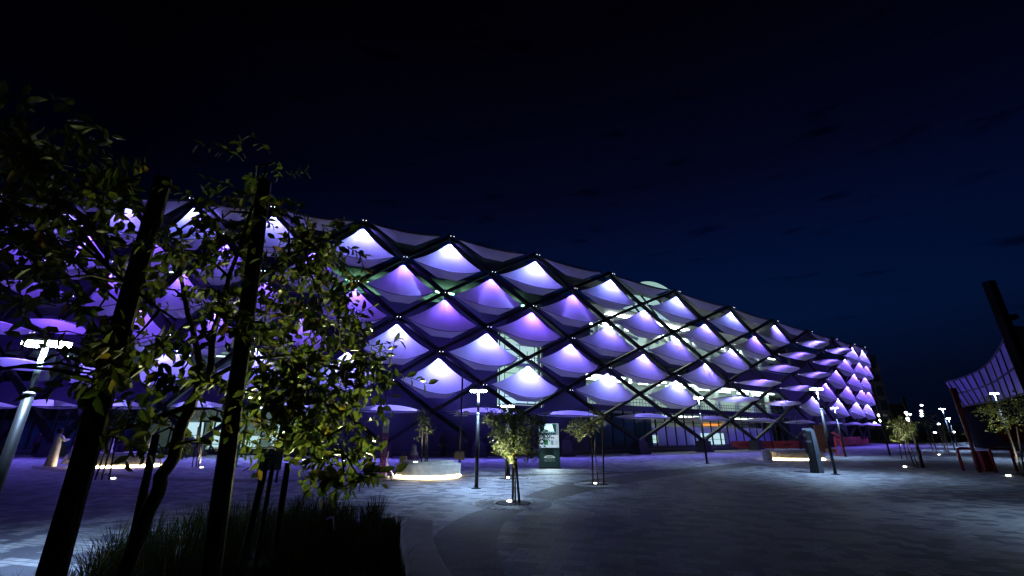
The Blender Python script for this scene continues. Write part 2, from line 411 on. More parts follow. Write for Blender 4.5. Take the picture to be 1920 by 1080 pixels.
# ---- inner wall with openings (column, height)
OPEN = [(1.9, 2.5, 3.75, 9.75), (-.5, 1.2, 11.5, 13.5), (1.2, 2.5, 12.25, 13.75), (3.2, 7.5, 9.75, 14.0), (3.7, 5.0, 13.75, 16.0), (3.2, 4.8, 7.75, 8.5),
        (3.1, 7.0, 4.25, 7.0), (3.1, 7.0, .5, 3.75), (-6.5, -1.0, 4.75, 6.75), (-6.5, -.3, .75, 3.25), (-6.5, -1.0, 9.0, 10.0), (-6.5, -1.2, 11.75, 13.0), (-1.0, -.2, 5.0, 6.25)]
CS, ZS = .1, .25
def is_open(c, z): return any(a < c < b and p_ < z < q_ for a, b, p_, q_ in OPEN)
def wall_shell(off, thick, c0, c1, z1, fn):
    g = MB(); nc = int(round((c1-c0)/CS)); z0 = -1; nz_ = int(round((z1-z0)/ZS))
    G = [[fn(c0+(i+.5)*CS, z0+(j+.5)*ZS) for j in range(nz_)] for i in range(nc)]
    idx = {}
    def V(i, j, k):
        key = (i, j, k)
        if key not in idx:
            idx[key] = len(g.v); p = S(c0+i*CS, -off-k*thick, z0+j*ZS); g.v.append(tuple(p))
        return idx[key]
    def Fc(*q): g.f.append([V(*t) for t in q]); g.mi.append(0)
    for i in range(nc):
        for j in range(nz_):
            if G[i][j]: continue
            Fc((i, j, 0), (i+1, j, 0), (i+1, j+1, 0), (i, j+1, 0))
            if i+1 < nc and G[i+1][j]: Fc((i+1, j, 0), (i+1, j, 1), (i+1, j+1, 1), (i+1, j+1, 0))
            if i > 0 and G[i-1][j]: Fc((i, j, 0), (i, j+1, 0), (i, j+1, 1), (i, j, 1))
            if j+1 < nz_ and G[i][j+1]: Fc((i, j+1, 0), (i+1, j+1, 0), (i+1, j+1, 1), (i, j+1, 1))
            if j > 0 and G[i][j-1]: Fc((i, j, 0), (i, j, 1), (i+1, j, 1), (i+1, j, 0))
    return g
wall_shell(2.5, .35, -7, 12.5, 14.0, is_open).build('facade_wall', WALL, stadium)
# dark recessed bands above and below the openings
g = MB()
for a, b, z0, z1 in ((3.1, 7.0, 7.0, 7.35), (-6.5, -1.0, 6.75, 7.0)):
    g = MB(); g.grid(lambda u, v: S(a+(b-a)*u, -2.40, z0+(z1-z0)*v), 30, 1); g.build('facade_band', DARKW, stadium)
# interior: back wall, slabs, columns, lights
g = MB(); g.grid(lambda u, v: S(-7+15*u, -7.5, -1+16*v), 90, 1); g.build('interior_wall', PALE, stadium)
for z0, z1, a, b, o1 in ((3.55, 3.95, -7, 8, 7.4), (7.05, 7.35, -7, 8, 7.4), (10.05-.3, 9.95, -7, 8, 7.4), (14.02, 14.3, -7, 12.4, 7.4)):
    g = MB()
    for zz in (z0, z1): g.grid(lambda u, v: S(a+(b-a)*u, -2.9-(o1-2.9)*v, zz), 80, 1)
    g.grid(lambda u, v: S(a+(b-a)*u, -2.9, z0+(z1-z0)*v), 80, 1)
    g.build('floor_slab', PALE if z0 < 14 else DARKW, stadium)
g = MB(); g.grid(lambda u, v: S(-7+19.5*u, -.2+lean(0)-4.3*v-1.2, 14.9+.5*v), 80, 1); g.build('roof', DARKW, stadium)
for k in range(13):
    c = 3.45+k*.42 if k < 9 else -5.6+(k-9)*1.35
    for za, zb in ((3.95, 7.05), (9.96, 12.6)):
        p0, p1 = S(c, -4.0, za), S(c, -4.0, zb); MB().tube([p0, p1], .30*SC(c), 14).build('round_column', PALE, stadium, smooth=True)
def panel_strip(a, b, off, z, wd, m, step, fill=.7):
    g = MB(); c = a
    while c < b:
        p0, p1 = S(c, -off, z), S(c+step*fill, -off, z); nn = nrm(c); g.beam(p0, p1, wd, .05, (0, 0, 1)); c += step
    g.build('light_panel', m, stadium)
panel_strip(3.2, 6.9, 3.6, 6.95, .35, E_TUBE2, .35); panel_strip(3.3, 6.9, 5.6, 6.95, .35, E_TUBE2, .5)
panel_strip(4.25, 6.4, 3.5, 3.45, .30, E_TUBE2, .3, .75); panel_strip(3.3, 4.2, 5.0, 3.45, .12, E_TUBE, .4, .4)
panel_strip(3.3, 7.3, 4.4, 12.4, .30, E_TUBE2, .3, .8); panel_strip(3.3, 7.3, 6.4, 13.4, .30, E_TUBE, .5, .8)
panel_strip(3.7, 5.0, 4.4, 13.9, .8, E_TUBE2, .3, .9)
panel_strip(-.5, 2.5, 6.4, 13.7, .5, emat('green_light_panel', (.40, 1, .60), 5), .35, .8)
panel_strip(-6.3, -1.1, 5.2, 6.8, .15, E_TUBE, .6, .3); panel_strip(-2.6, -.5, 3.6, 3.3, .25, E_TUBE2, .3, .7); panel_strip(-6.2, -2.6, 5.0, 3.3, .1, E_TUBE, .7, .3)
panel_strip(-6.2, -1.1, 5.0, 12.9, .12, E_TUBE, .8, .4)
# sloping stand beams seen through the upper gaps
g = MB()
for k in range(26):
    c = -1.0+k*.36
    g.beam(S(c, -3.2, 11.2), S(c-.35, -6.8, 13.6), .10, .3)
g.build('raker_beam', GREYM, stadium)
# roof crest above the sails, interior light on it put in as emission
GLOWP = mat('glowing_roof_fabric', (.6, .75, .72), .6, 0, .15, 1, emit=(.60, 1, .92), es=.5)
g = MB(); g.grid(lambda u, v: S(3.58+.44*u, 1.5-1.2*v, 15.28+.50*math.sin(math.pi*(.12+.80*u))*(1-.3*v)), 16, 2); g.build('roof_crest', GLOWP, stadium)
g = MB(); g.grid(lambda u, v: S(3.15+1.3*u, -.6, 13.3+1.9*v-.4*u), 12, 2); rp_o = g.build('glowing_roof_panel', GLOWP, stadium)  # added panel whose emission stands in for the bright interior behind
g = MB()
for k in range(5): g.beam(S(3.2+k*.3, -.5, 15.2-k*.08), S(3.45+k*.3, -.5, 13.1), .16, .12)
g.beam(S(3.15, -.5, 14.45), S(4.45, -.5, 13.95), .2, .12); g.build('panel_frame', BLACK, rp_o)
# stair window: bright frame and crossing rails
def wallrect(g, c0, c1, z0, z1, off, w_):
    for (a, b) in (((c0, z0), (c1, z0)), ((c1, z0), (c1, z1)), ((c1, z1), (c0, z1)), ((c0, z1), (c0, z0))):
        g.beam(S(a[0], -off, a[1]), S(b[0], -off, b[1]), w_, w_)
win = MB(); wallrect(win, 1.93, 2.47, 3.8, 9.7, 2.6, .10); wallrect(win, 2.0, 2.40, 3.95, 9.55, 2.62, .06)
for i in range(12):
    z = 4.0+i*.48
    if i % 2: win.beam(S(1.96, -2.62, z), S(2.2, -2.62, z), .05, .05); win.beam(S(2.2, -2.62, z), S(2.2, -2.62, z+.5), .05, .05)
    else: win.beam(S(2.15, -2.62, z), S(2.45, -2.62, z), .05, .05); win.beam(S(2.3, -2.62, z), S(2.3, -2.62, z+.5), .05, .05)
wo = win.build('stair_window', BLACK, stadium)
pn = MB(); pn.grid(lambda u, v: S(1.9+.6*u, -3.3, 3.6+6.3*v), 2, 1); pn.build('lit_pane', mat('lit_stair_glass', (.5, .6, .5), .5, 0, .3, 3, emit=(.62, 1, .80), es=.6), wo)
bs = MB()
for c_ in (1.91, 2.49): bs.beam(S(c_, -2.75, 3.8), S(c_, -2.75, 9.7), .09, .05)
bs.beam(S(1.91, -2.75, 3.8), S(2.49, -2.75, 3.8), .09, .05)
bs.build('light_strip', emat('stair_edge_light', (.75, 1, .88), 2.0), wo)
# ground floor glazing: mullions, transoms, dark glass
g = MB()
c = 3.12
while c < 7.0:
    g.beam(S(c, -2.6, .1), S(c, -2.6, 3.75), .09, .12, nrm(c)); c += .165
for z in (.52, 2.75, 3.72): g.grid(lambda u, v: S(3.1+3.9*u, -2.56, z+.07*v), 40, 1)
g.build('glazing_frame', BLACK, stadium); g = MB()
c = -6.4
while c < -.3:
    g.beam(S(c, -2.6, .5), S(c, -2.6, 3.25), .12, .14, nrm(c)); c += .22
for z in (.78, 2.3, 3.2): g.grid(lambda u, v: S(-6.5+6.2*u, -2.56, z+.06*v), 40, 1)
g.build('glazing_frame', BLACK, stadium)
g = MB(); g.grid(lambda u, v: S(3.1+1.05*u, -3.4, .2+3.4*v), 12, 1); g.build('dark_glazing', GLASS, stadium)
g = MB(); g.grid(lambda u, v: S(-6.5+3.4*u, -3.4, .2+3.1*v), 12, 1); g.build('dark_glazing', GLASS, stadium)
# shop interior: counter wall, bright doors, coloured fascia
g = MB(); g.grid(lambda u, v: S(4.25+2.6*u, -4.2, .2+2.2*v), 12, 1); g.build('shop_counter', mat('shop_blue', (.16, .14, .42), .5), stadium)
g = MB(); g.grid(lambda u, v: S(5.12+.5*u, -3.7, 2.55+.35*v), 6, 1); g.build('shop_fascia', mat('orange_sign', (.8, .25, .03), .5, emit=(1, .35, .05), es=.8), stadium)
for a, b, z0, z1 in ((5.02, 5.24, .45, 1.75), (5.27, 5.49, .45, 1.75), (3.95, 4.06, .8, 1.6), (4.12, 4.25, .8, 1.55), (-2.1, -1.8, .7, 2.4), (-1.72, -1.4, .7, 2.4), (-1.3, -.95, .7, 1.5), (-.8, -.65, .9, 2.7)):
    g = MB(); g.grid(lambda u, v: S(a+(b-a)*u, -3.5, z0+(z1-z0)*v), 2, 1)
    dr_ = g.build('lit_door', mat('lit_doorway', (.5, .6, .6), .5, emit=(.60, .95, .88), es=.75), stadium)
    h = MB(); h.beam(S(a, -3.46, (z0+z1)/2), S(b, -3.46, (z0+z1)/2), .05, .05); h.beam(S(b, -3.46, z0), S(b, -3.46, z1), .06, .06); h.build('door_frame', BLACK, dr_)
# balcony rail and plinth step
g = MB()
for k in range(79):
    c = 3.1+k*.05; g.beam(S(c, -2.7, 4.25), S(c, -2.7, 4.85), .03, .03)
for z in (4.55, 4.87): g.grid(lambda u, v: S(3.1+3.9*u, -2.68, z+.05*v), 40, 1)
g.build('balcony_rail', BLACK, stadium)
g = MB()
def pl(u, v):
    c = -7+15*u; q = S(c, -2.0, 0); return Vector((q.x, q.y, .30*v))
g.grid(pl, 90, 1)
g.grid(lambda u, v: (lambda a, b: Vector((lam(a.x, b.x, v), lam(a.y, b.y, v), .30)))(S(-7+15*u, -2.0, 0), S(-7+15*u, -2.9, 0)), 90, 1)
g.build('plinth', DARKW, stadium)

# ================================================================== street furniture
def copy_tree(o, parent=None, dloc=None):
    c = o.copy(); C.objects.link(c); c.parent = parent
    for ch in list(o.children): copy_tree(ch, c)
    return c
LAMPG = 'white LED lamp posts on the plaza'
def make_lamp_post(h, label, loc, pods=2, power=130, rz=0, group=LAMPG, split=.6):
    t = empty('street_lamp', label, 'street lamp', loc, group, rz)
    zc = h*.74
    MB().tube([(0, 0, 0), (0, 0, zc)], [.06, .055], 12).build('pole', BLACK, t, smooth=True)
    MB().lathe([(.16, 0), (.16, .02), (.09, .035), (.09, .05)], (0, 0, 0), 16).build('base_plate', BLACK, t)
    MB().tube([(0, 0, zc), (0, 0, h-.03)], [.036, .030], 12).build('upper_pole', mat('satin_pole', (.09, .10, .11), .6, .2), t, smooth=True)
    MB().lathe([(.056, -.01), (.062, 0), (.062, .03), (.04, .045)], (0, 0, zc), 16).build('collar', GREYM, t)
    a = MB().beam((-.10, 0, h), (.10, 0, h), .05, .04); a.build('bracket', GREYM, t)
    for k in (-1, 1):
        hd = MB().lathe([(.03, .055), (.11, .035), (.13, .01), (.13, 0)], (k*.15, 0, h-.01), 16)
        ho = hd.build('lamp_head', GREYM, t, smooth=True)
        MB().lathe([(.09, -.065), (.118, -.05), (.120, -.004)], (k*.15, 0, h-.01), 16).build('diffuser', E_COOL, ho)
    if power:
        lamp('SPOT', (0, 0, h-.1), power*8.5, (.42, .64, 1.0), t, (0, 0, 0), R(142), .85, .12, 'lamp_light')
    return t
def px_lamp(bx, by, tx, ty, label, **k):
    b = gp(bx, by); top = at(tx, ty, b.y); return make_lamp_post(top.z, label, (b.x, b.y, 0), **k)
# near left lamp leaning into the picture edge
Yl = 5.75; q = at(90, 640, Yl)
make_lamp_post(q.z, 'nearest lamp post with a blazing head, at the left edge in front of the stadium', (q.x, q.y, 0), power=130, rz=.15)
px_lamp(893, 916, 895, 731, 'white headed lamp post with small lit panel, alone between round bench and kiosk', power=170)
px_lamp(951, 893, 954, 760, 'lamp post rising behind the bushy young tree in the centre', power=90)
px_lamp(1567, 890, 1531, 728, 'tall lamp post beside the black and silver information stand', power=220)
px_lamp(1586, 857, 1562, 764, 'lamp post behind the brown board near the red stand', power=150)
px_lamp(1326, 870, 1311, 745, 'slim lamp post in front of the lit shop windows', power=60)
px_lamp(136, 850, 149, 746, 'small lamp post behind the left bench and standing people', power=120)
px_lamp(452, 858, 457, 745, 'lamp post showing through the foliage near the glass doors', power=120)
FARG = 'distant lamp posts on the right of the plaza'
for bx, by, tx, ty, lb in ((1791, 845, 1765.6, 766, 'farther lamp post left of the leaning red column'), (1795, 838, 1774, 784, 'low distant lamp post just left of the red column base'),
                          (1850, 838, 1826, 770, 'distant lamp post in the middle of the far right cluster'), (1838, 834, 1820.6, 780, 'distant short lamp post right of the red column'),
                          (1828, 832, 1809, 787, 'leftmost of two low distant lamps right of the red column'), (1834, 830, 1815, 791, 'lowest distant lamp right of the red column'),
                          (1878, 833, 1854, 777, 'left one of the two paired distant lamps below the glass building'), (1884, 833, 1860, 778, 'right one of the two paired distant lamps below the glass building'),
                          (1860, 836, 1834, 774, 'distant lamp between the middle cluster and the paired lamps'), (1908, 862, 1870.5, 737, 'big bright lamp post in front of the curved glass facade')):
    px_lamp(bx, by, tx, ty, lb, power=(260 if by < 850 else 200), group=FARG)
# slim posts carrying side spotlights
def spot_post(bx, by, tx, ty, sps, label):
    b = gp(bx, by); top = at(tx, ty, b.y); t = empty('spotlight_post', label, 'lamp post', (b.x, b.y, 0), 'dark posts with side spotlights')
    MB().tube([(0, 0, 0), (0, 0, top.z)], [.07, .06], 10).build('pole', BLACK, t, smooth=True)
    for sx, sy in sps:
        q = at(sx, sy, b.y); d = .24
        MB().tube([(-.10, -.05, q.z), (-d, -.18, q.z+.08)], [.04, .06], 8).build('spotlight', E_UP, t)
    return t
spot_post(1669, 854, 1634, 722, ((1651, 780), (1654, 790)), 'dark post with two side spotlights, left of the far dark tower')
spot_post(1731, 877, 1688, 745, ((1696, 777), (1699, 788)), 'dark post with two side spotlights, behind the staked tree at right')
q = gp(2080, 985); make_lamp_post(2.9, 'lamp post just outside the right edge lighting the paving', (q.x, q.y, 0), power=45)
# tall thin mast with camera boxes
b = gp(861, 884); t = empty('camera_mast', 'thin black mast with camera boxes and a dark cabinet, left of the centre lamp post', 'mast', (b.x, b.y, 0))
top = at(865, 694, b.y)
MB().tube([(0, 0, 0), (0, 0, top.z)], [.05, .035], 10).build('pole', BLACK, t, smooth=True)
q = at(861, 848, b.y); MB().box((0, -.06, q.z-.14), (.42, .24, .34)).build('cabinet', BLACK, t)
q = at(867, 775, b.y); g = MB().beam((-.35, 0, q.z-.1), (.3, 0, q.z-.1), .05, .05); g.build('bracket', GREYM, t)
for k in (-.2, .18, .3): MB().box((k, -.1, q.z+.02), (.12, .2, .16)).build('camera_box', GREYM, t)
# small lit panel on the centre lamp
# purple banner sign
b = gp(715, 896); t = empty('banner_sign', 'tall purple banner with white logo panel on top, left of the round bench', 'banner', (b.x, b.y, 0), None, R(6))
top = at(719, 788, b.y).z
PURP = mat('purple_banner', (.22, .06, .28), .6, 0, .15, 4)
MB().box((0, 0, .06+top*.37), (.23, .05, top*.74)).build('banner_panel', PURP, t)
MB().box((0, 0, .062+top*.74+top*.12), (.23, .05, top*.235)).build('logo_panel', mat('banner_white', (.55, .57, .62), .6), t)
g = MB()
for k in range(5): g.box((-.04+k*.02, -.028, top*.86+k*.012), (.025, .006, .03+.01*k))
g.build('logo_mark', mat('banner_mark', (.05, .12, .3), .6), t)
g = MB()
for i in range(15):
    for j in range(2):
        if (i*7+j*3) % 5: g.box((-.05+.09*j+random.uniform(-.012, .012), -.028, .16+i*.092), (.028, .006, .03))
g.build('dotted_text', mat('banner_text', (.6, .5, .3), .6), t)
MB().box((0, 0, .03), (.55, .4, .05)).build('base', GREYM, t)
g = MB().beam((.16, .03, .05), (.16, .12, .95), .04, .04).beam((.16, .1, .5), (.42, .3, .02), .03, .03); g.build('strut', WHITE, t)
# information kiosk
b = gp(1031, 879); b2 = gp(1031, 877); t = empty('information_kiosk', 'backlit information kiosk with stadium poster above a dark lower panel, right of the centre tree', 'kiosk', (b.x, b.y+.16, 0))
kh = at(1030, 793, b.y).z; kw = 1.02
MB().box((0, 0, .035), (kw+.06, .34, .07)).build('base', BLACK, t)
DG = mat('kiosk_dark_panel', (.018, .05, .05), .35)
MB().box((0, 0, .07+kh*.205), (kw, .28, kh*.41)).build('lower_panel', DG, t)
g = MB().box((0, 0, kh*.71), (kw, .26, kh*.56)); g.build('case', GREYM, t)
def km(name, col, es, r_=.4): return mat(name, col, r_, emit=col, es=es)
def kpanel(name, x0, x1, z0, z1, y, m, par=t):
    return MB().box(((x0+x1)/2, y, (z0+z1)/2), (x1-x0, .006, z1-z0)).build(name, m, par)
zt = kh*.985; zb = kh*.455; zm = kh*.735
pt = kpanel('poster', -kw/2+.03, kw/2-.03, zb, zt, -.134, km('poster_base', (.55, .72, .85), .75))
kpanel('night_picture', -kw/2+.05, kw/2-.14, zm, zt-.02, -.139, km('poster_night', (.01, .07, .09), .6), pt)
g = MB(); g.add([(-.17, -.143, zt-.03), (.17, -.143, zt-.03), (.26, -.143, zm+.16), (-.26, -.143, zm+.16)], [(0, 3, 2, 1)]); g.build('light_beam_picture', km('poster_beam', (.6, .95, 1), 1.3), pt)
g = MB()
for i in range(22): g.box((-.38+i*.033, -.1435, zm+.12+.02*math.sin(i*1.7)), (.024, .004, .022+.02*(i % 3)))
g.build('seated_crowd_picture', km('poster_bits', (.4, .6, .7), .8), pt)
kpanel('side_strip', kw/2-.13, kw/2-.05, zm, zt-.02, -.139, km('poster_strip', (.10, .2, .25), .5), pt)
g = MB()
for i in range(7): g.box((kw/2-.09, -.1435, zm+.06+i*.075), (.05, .004, .03))
g.build('side_marks', km('poster_bits2', (.5, .6, .65), .7), pt)
kpanel('green_picture', -.26, -.05, zb+.12, zb+.36, -.139, km('poster_green', (.02, .28, .12), .6), pt)
kpanel('grey_picture', .08, .22, zb+.12, zb+.34, -.139, km('poster_grey', (.22, .30, .38), .6), pt)
g = MB()
for i in range(5): g.box((.36, -.139, zb+.14+i*.045), (.18, .006, .018))
g.build('text_lines', km('poster_lines', (.2, .28, .36), .6), pt)
g = MB()
def ell(u, v): a = math.pi*u; return Vector((.26*math.cos(a), -.143, kh*.24+(.05+.05*v)*math.sin(a)))
g.grid(ell, 14, 1); g.grid(lambda u, v: Vector((-.27+.54*u, -.143, kh*.24-.012+.03*v-.02*math.sin(math.pi*u))), 8, 1); g.build('stadium_logo', mat('logo_white', (.7, .75, .75), .5, emit=(.6, .8, .8), es=.35), t)
g = MB()
for j in range(2):
    for i in range(14):
        if (i+j*5) % 6 != 4: g.box((-.235+i*.036, -.1425, kh*.19-j*.055), (.024, .005, .026))
g.build('logo_lettering', mat('logo_grey', (.35, .4, .4), .5, emit=(.4, .5, .5), es=.2), t)
for x_ in (-.3, .3): lamp('SPOT', t.location+Vector((x_, -.22, kh*.46)), 90, (.7, .95, 1.0), None, t.location+Vector((x_*1.5, -1.2, 0)), R(130), .7, .08, 'kiosk_light')
for o_ in [o for o in bpy.data.objects if o.name.startswith('kiosk_light')]:
    o_.parent = t; o_.location = Vector(o_.location)-t.location

# ---- benches with warm LED strip
def round_bench(name_label, cxy, rx, ry, h, tiers=True, group=None, n=48):
    t = empty('round_bench', name_label, 'bench', (cxy[0], cxy[1], 0), 'pale round benches with a glowing warm foot')
    MB().lathe([(.90, 0), (.90, .10)], (0, 0, 0), n, rx, ry).build('plinth', CONC, t)
    MB().lathe([(1.012, .015), (1.016, .06)], (0, 0, 0), n, rx, ry).build('light_strip', E_LED, t)
    MB().lathe([(.97, .10), (1, .12), (1, h-.03), (.985, h)], (0, 0, 0), n, rx, ry).build('seat_body', CONC, t, smooth=False)
    if tiers: MB().lathe([(.80, h), (.80, h+.09), (.78, h+.10)], (0, 0, 0), n, rx, ry).build('upper_tier', CONC, t)
    return t
cB = gp(792, 899); cB.y += 1.15
round_bench('large round two tier concrete bench glowing at its foot, in front of the banner sign', cB, 1.26, 1.15, .50)
cL = gp(174, 878); cL.y += 1.4
round_bench('long curved bench glowing at its foot behind the leaning stakes, with people around it', cL, 2.05, 1.35, .60)
cR = gp(1512, 863.5); cR.y += 1.3
round_bench('low wide bench glowing at its foot behind the information stand', cR, 1.95, 1.2, .52)
b = gp(1440, 863); q = MB().lathe([(.30, 0), (.29, .3), (.29, .62), (.27, .66), (.22, .66)], (0, 0, 0), 20).build('litter_bin', CONC, None, smooth=False); q.location = b
tag(q, 'pale cylindrical litter bin standing left of the low glowing bench', 'bin')
# information stand (black and silver)
b = gp(1532, 887); t = empty('information_stand', 'black and silver curved information stand in front of the lamp post', 'info stand', b, None, R(-8))
h_ = at(1522, 803, b.y).z
SILV = mat('brushed_silver', (.15, .18, .22), .35, .6)
g = MB().prism([(-.05, -.17), (.18, -.17), (.18, .17), (-.05, .17)], 0, 0.02)
def ribs(pr, y0, y1): # profile in x,z
    n = len(pr); g = MB(); g.add([(x, y0, z) for x, z in pr]+[(x, y1, z) for x, z in pr], [tuple(range(n)), tuple(range(n, 2*n))[::-1]]+[(i, n+i, n+(i+1) % n, (i+1) % n) for i in range(n)]); return g
ribs([(-.20, 0), (.02, 0), (.02, h_*.42), (-.02, h_*.5), (-.02, h_*.92), (-.16, h_*.92), (-.2, h_*.8), (-.2, h_*.45), (-.13, h_*.38)], -.16, .16).build('front_body', BLACK, t)
ribs([(.03, 0), (.22, 0), (.22, h_*.5), (.16, h_*.95), (.08, h_), (-.14, h_), (-.19, h_*.96), (-.17, h_*.935), (.02, h_*.93), (.03, h_*.5)], -.165, .165).build('rear_shell', SILV, t)
MB().box((-.13, 0, h_*.70), (.20, .33, .07)).build('shelf', SILV, t)
b = gp(1548, 848); h_ = at(1545, 797, b.y).z
t = empty('brown_board', 'tall brown board standing behind the low glowing bench', 'board', b, None, R(-6))
g = MB(); g.box((0, 0, h_/2), (1.15, .12, h_)); g.build('panel', mat('brown_panel', (.30, .15, .06), .7, 0, .15, 3), t); MB().box((.3, -.35, .16), (.7, .5, .32)).build('base', mat('yellow_base', (.42, .27, .06), .7), t)
b = gp(1577, 855); t = empty('red_stand', 'thin red stand with slanted top beside the brown board', 'stand', b)
g = MB()
for x_ in (-.32, .3): g.beam((x_, 0, 0), (x_*.6, 0, 1.3), .07, .07)
g.beam((-.3, 0, .05), (.3, 0, .05), .07, .07).build('frame', RED, t); MB().beam((-.28, 0, 1.75), (.3, 0, 1.38), .35, .05).build('slanted_top', RED, t)
g = MB()
for i in range(4): g.beam((-.3, 0, .9+i*.16), (.2, 0, .9+i*.16), .04, .06)
g.build('rungs', RED, t)
# red barriers
def barrier(x0, y0, x1, y1, hh, m, label):
    a, b = gp(x0, y0), gp(x1, y1); d = (b-a).normalized(); mid = (a+b)/2
    t = empty('crowd_barrier', label, 'barrier', mid, 'fabric covered barriers in front of the shop'); a -= mid; b -= mid
    zt_ = hh; MB().beam(a+Z*(zt_/2+.06), b+Z*(zt_/2+.06), .05, zt_-.12, (0, 0, 1)).build('banner', m, t)
    nn = Vector((d.y, -d.x, 0)); g = MB(); ln = (b-a).length
    for fx in ((.27, .73) if ln > 4 else (.5,)):
        c = a+(b-a)*fx+nn*.03
        for k in range(9): g.beam(c+d*(k-4)*.13+Z*(zt_*.55), c+d*((k-4)*.13+.09)+Z*(zt_*.55), .012, .09+.03*((k*5) % 3), (0, 0, 1))
    g.build('lettering', mat('barrier_ink', (.03, .01, .015), .6), t)
    g = MB()
    for f in (0, .5, 1):
        c = a+(b-a)*f; g.beam(c, c+Z*zt_, .05, .05); g.beam(c-nn*.3, c+nn*.3, .05, .04)
    g.build('legs', BLACK, t)
DKR = mat('dark_red_cloth', (.40, .08, .035), .7, 0, .1, 3); PKR = mat('pink_red_cloth', (.85, .12, .15), .7, 0, .1, 3)
barrier(1373, 843, 1449, 843, .92, DKR, 'dark red barrier at the left end of the row, under the shop windows')
barrier(1451, 842.5, 1502, 842, .92, PKR, 'bright pink red barrier in the middle of the row')
barrier(1504, 842, 1536, 841, .90, DKR, 'dark red barrier right beside the pink one, behind the information stand')
barrier(1582, 838, 1630, 833, 1.3, PKR, 'deep red barrier at the far right end by the stadium corner')
# red parasol, folded dark canopy
b = gp(1484, 836); t = empty('parasol', 'dark red parasol with drooping canopy behind the barriers', 'parasol', b)
MB().tube([(0, 0, 0), (0, 0, 3.2)], .05, 8).build('pole', BLACK, t)
g = MB(); n_ = 12
def can(u, v):
    a = 2*math.pi*u; r_ = 1.9*v*(1+.05*math.cos(8*a)); return Vector((r_*math.cos(a), r_*math.sin(a), 3.2-.7*v**1.3-.5*(v > .9)))
g.grid(can, 32, 10); g.build('canopy', mat('parasol_red', (.10, .012, .012), .8), t)
# red hoops, box and column on the right
hoopg = 'red tubular bicycle hoops'
def hoop(x0, y0, x1, y1, hh, label):
    a, b = gp(x0, y0), gp(x1, y1); m = (a+b)/2; t = MB(); a -= m; b -= m; d = (b-a).normalized()
    t.tube([a, a+Z*(hh-.12), a+Z*(hh-.03)+d*.04, a+Z*hh+d*.14, b+Z*hh-d*.14, b+Z*(hh-.03)-d*.04, b+Z*(hh-.12), b], .055, 10)
    o = t.build('bicycle_hoop', RED, None, smooth=True); o.location = m; tag(o, label, 'bicycle hoop', hoopg)
hoop(1807, 883, 1838, 884, .98, 'red hoop left of the red bin, beside the leaning column'); hoop(1869, 886, 1908, 884, .98, 'red hoop right of the red bin, at the picture edge')
b = gp(1852, 884); q = MB().prism([(-.26, -.2), (.26, -.2), (.30, .2), (-.3, .2)], .03, .82); q.prism([(-.24, -.18), (.24, -.18), (.27, .18), (-.27, .18)], .822, .87)
for k in range(6): q.box((-.2+k*.08, -.21, .42), (.03, .02, .7))
o = q.build('litter_bin', RED, None); o.location = b; tag(o, 'red slatted litter bin standing between the two red hoops', 'bin')
b = gp(1838, 886); tz = at(1778, 728, b.y).z
q = MB().tube([(0, 0, 0), (0, 0, 1.4), (0, 0, tz)], [.06, .07, .12], 10); o = q.build('red_column', mat('dark_red_column', (.10, .010, .009), .5), None, smooth=True); o.location = b; tag(o, 'dark red column rising beside the red hoops', 'column')
Ym = 14.; q = MB(); p1 = at(1853, 528, Ym); p0 = Vector((p1.x+.1, Ym, 0)); q.beam(p0, p1, .24, .24, (0, 1, 0)); q.beam(at(1885, 600, Ym), at(1893, 595, Ym)*1, .15, .5, (0, 1, 0)); o = q.build('dark_mast', mat('matt_black', (.006, .006, .007), .9, spec=.1), None)
tag(o, 'black square mast cutting the sky at the right edge', 'mast')
# small dark sign and green stand on the left
b = gp(500, 905); t = empty('notice_board', 'small dark notice board on two legs among the stakes left of centre', 'sign', b)
zt = at(500, 843, b.y).z; zb = at(500, 882, b.y).z
MB().box((0, 0, (zt+zb)/2), (.82, .05, zt-zb)).build('board', mat('notice_dark', (.09, .11, .11), .5), t)
g = MB()
for i in range(4): g.box((.02*i-.05, -.028, zb+.12+i*.12), (.5-.08*(i % 2), .006, .04))
g.build('text_lines', mat('notice_ink', (.02, .02, .02), .5), t)
g = MB()
for x_ in (-.3, .3): g.beam((x_, 0.04, 0), (x_, .04, zb+.2), .05, .05)
g.build('legs', BLACK, t)
b = gp(441, 875); t = empty('green_stand', 'slim green stand behind the thick foreground stake', 'stand', b); GRN = mat('green_plastic', (.02, .30, .07), .5)
MB().box((0, 0, .7), (.09, .09, 1.4)).build('post', GRN, t); MB().box((0, 0, .02), (.45, .3, .04)).build('base', GRN, t); MB().box((.03, -.05, 1.25), (.13, .03, .4)).build('card', mat('pale_card', (.6, .8, .6), .5), t)

# ================================================================== seat wall and planting bed
def cr2(P, t):
    n = len(P); i = min(int(t), n-2); u = t-i; a, b, c, d = P[max(i-1, 0)], P[i], P[i+1], P[min(i+2, n-1)]
    return .5*(2*b+(c-a)*u+(2*a-5*b+4*c-d)*u*u+(3*b-a-3*c+d)*u**3)
WH = .45
Lw = [gp(*q, WH) for q in ((752, 976), (752, 1010), (762, 1060), (778, 1120), (800, 1250))]
Rw = [gp(*q, WH) for q in ((812, 974), (812, 1005), (832, 1050), (872, 1110), (960, 1230))]
n = len(Lw)
A_ = [cr2(Lw, i/8) for i in range((n-1)*8+1)]; B_ = [cr2(Rw, i/8) for i in range((n-1)*8+1)]
g = MB(); vs = []
for a, b in zip(A_, B_):
    d = (b-a).normalized()*.02
    vs += [Vector((a.x, a.y, 0)), Vector((a.x, a.y, WH-.02)), a+d, b-d, Vector((b.x, b.y, WH-.02)), Vector((b.x, b.y, 0))]
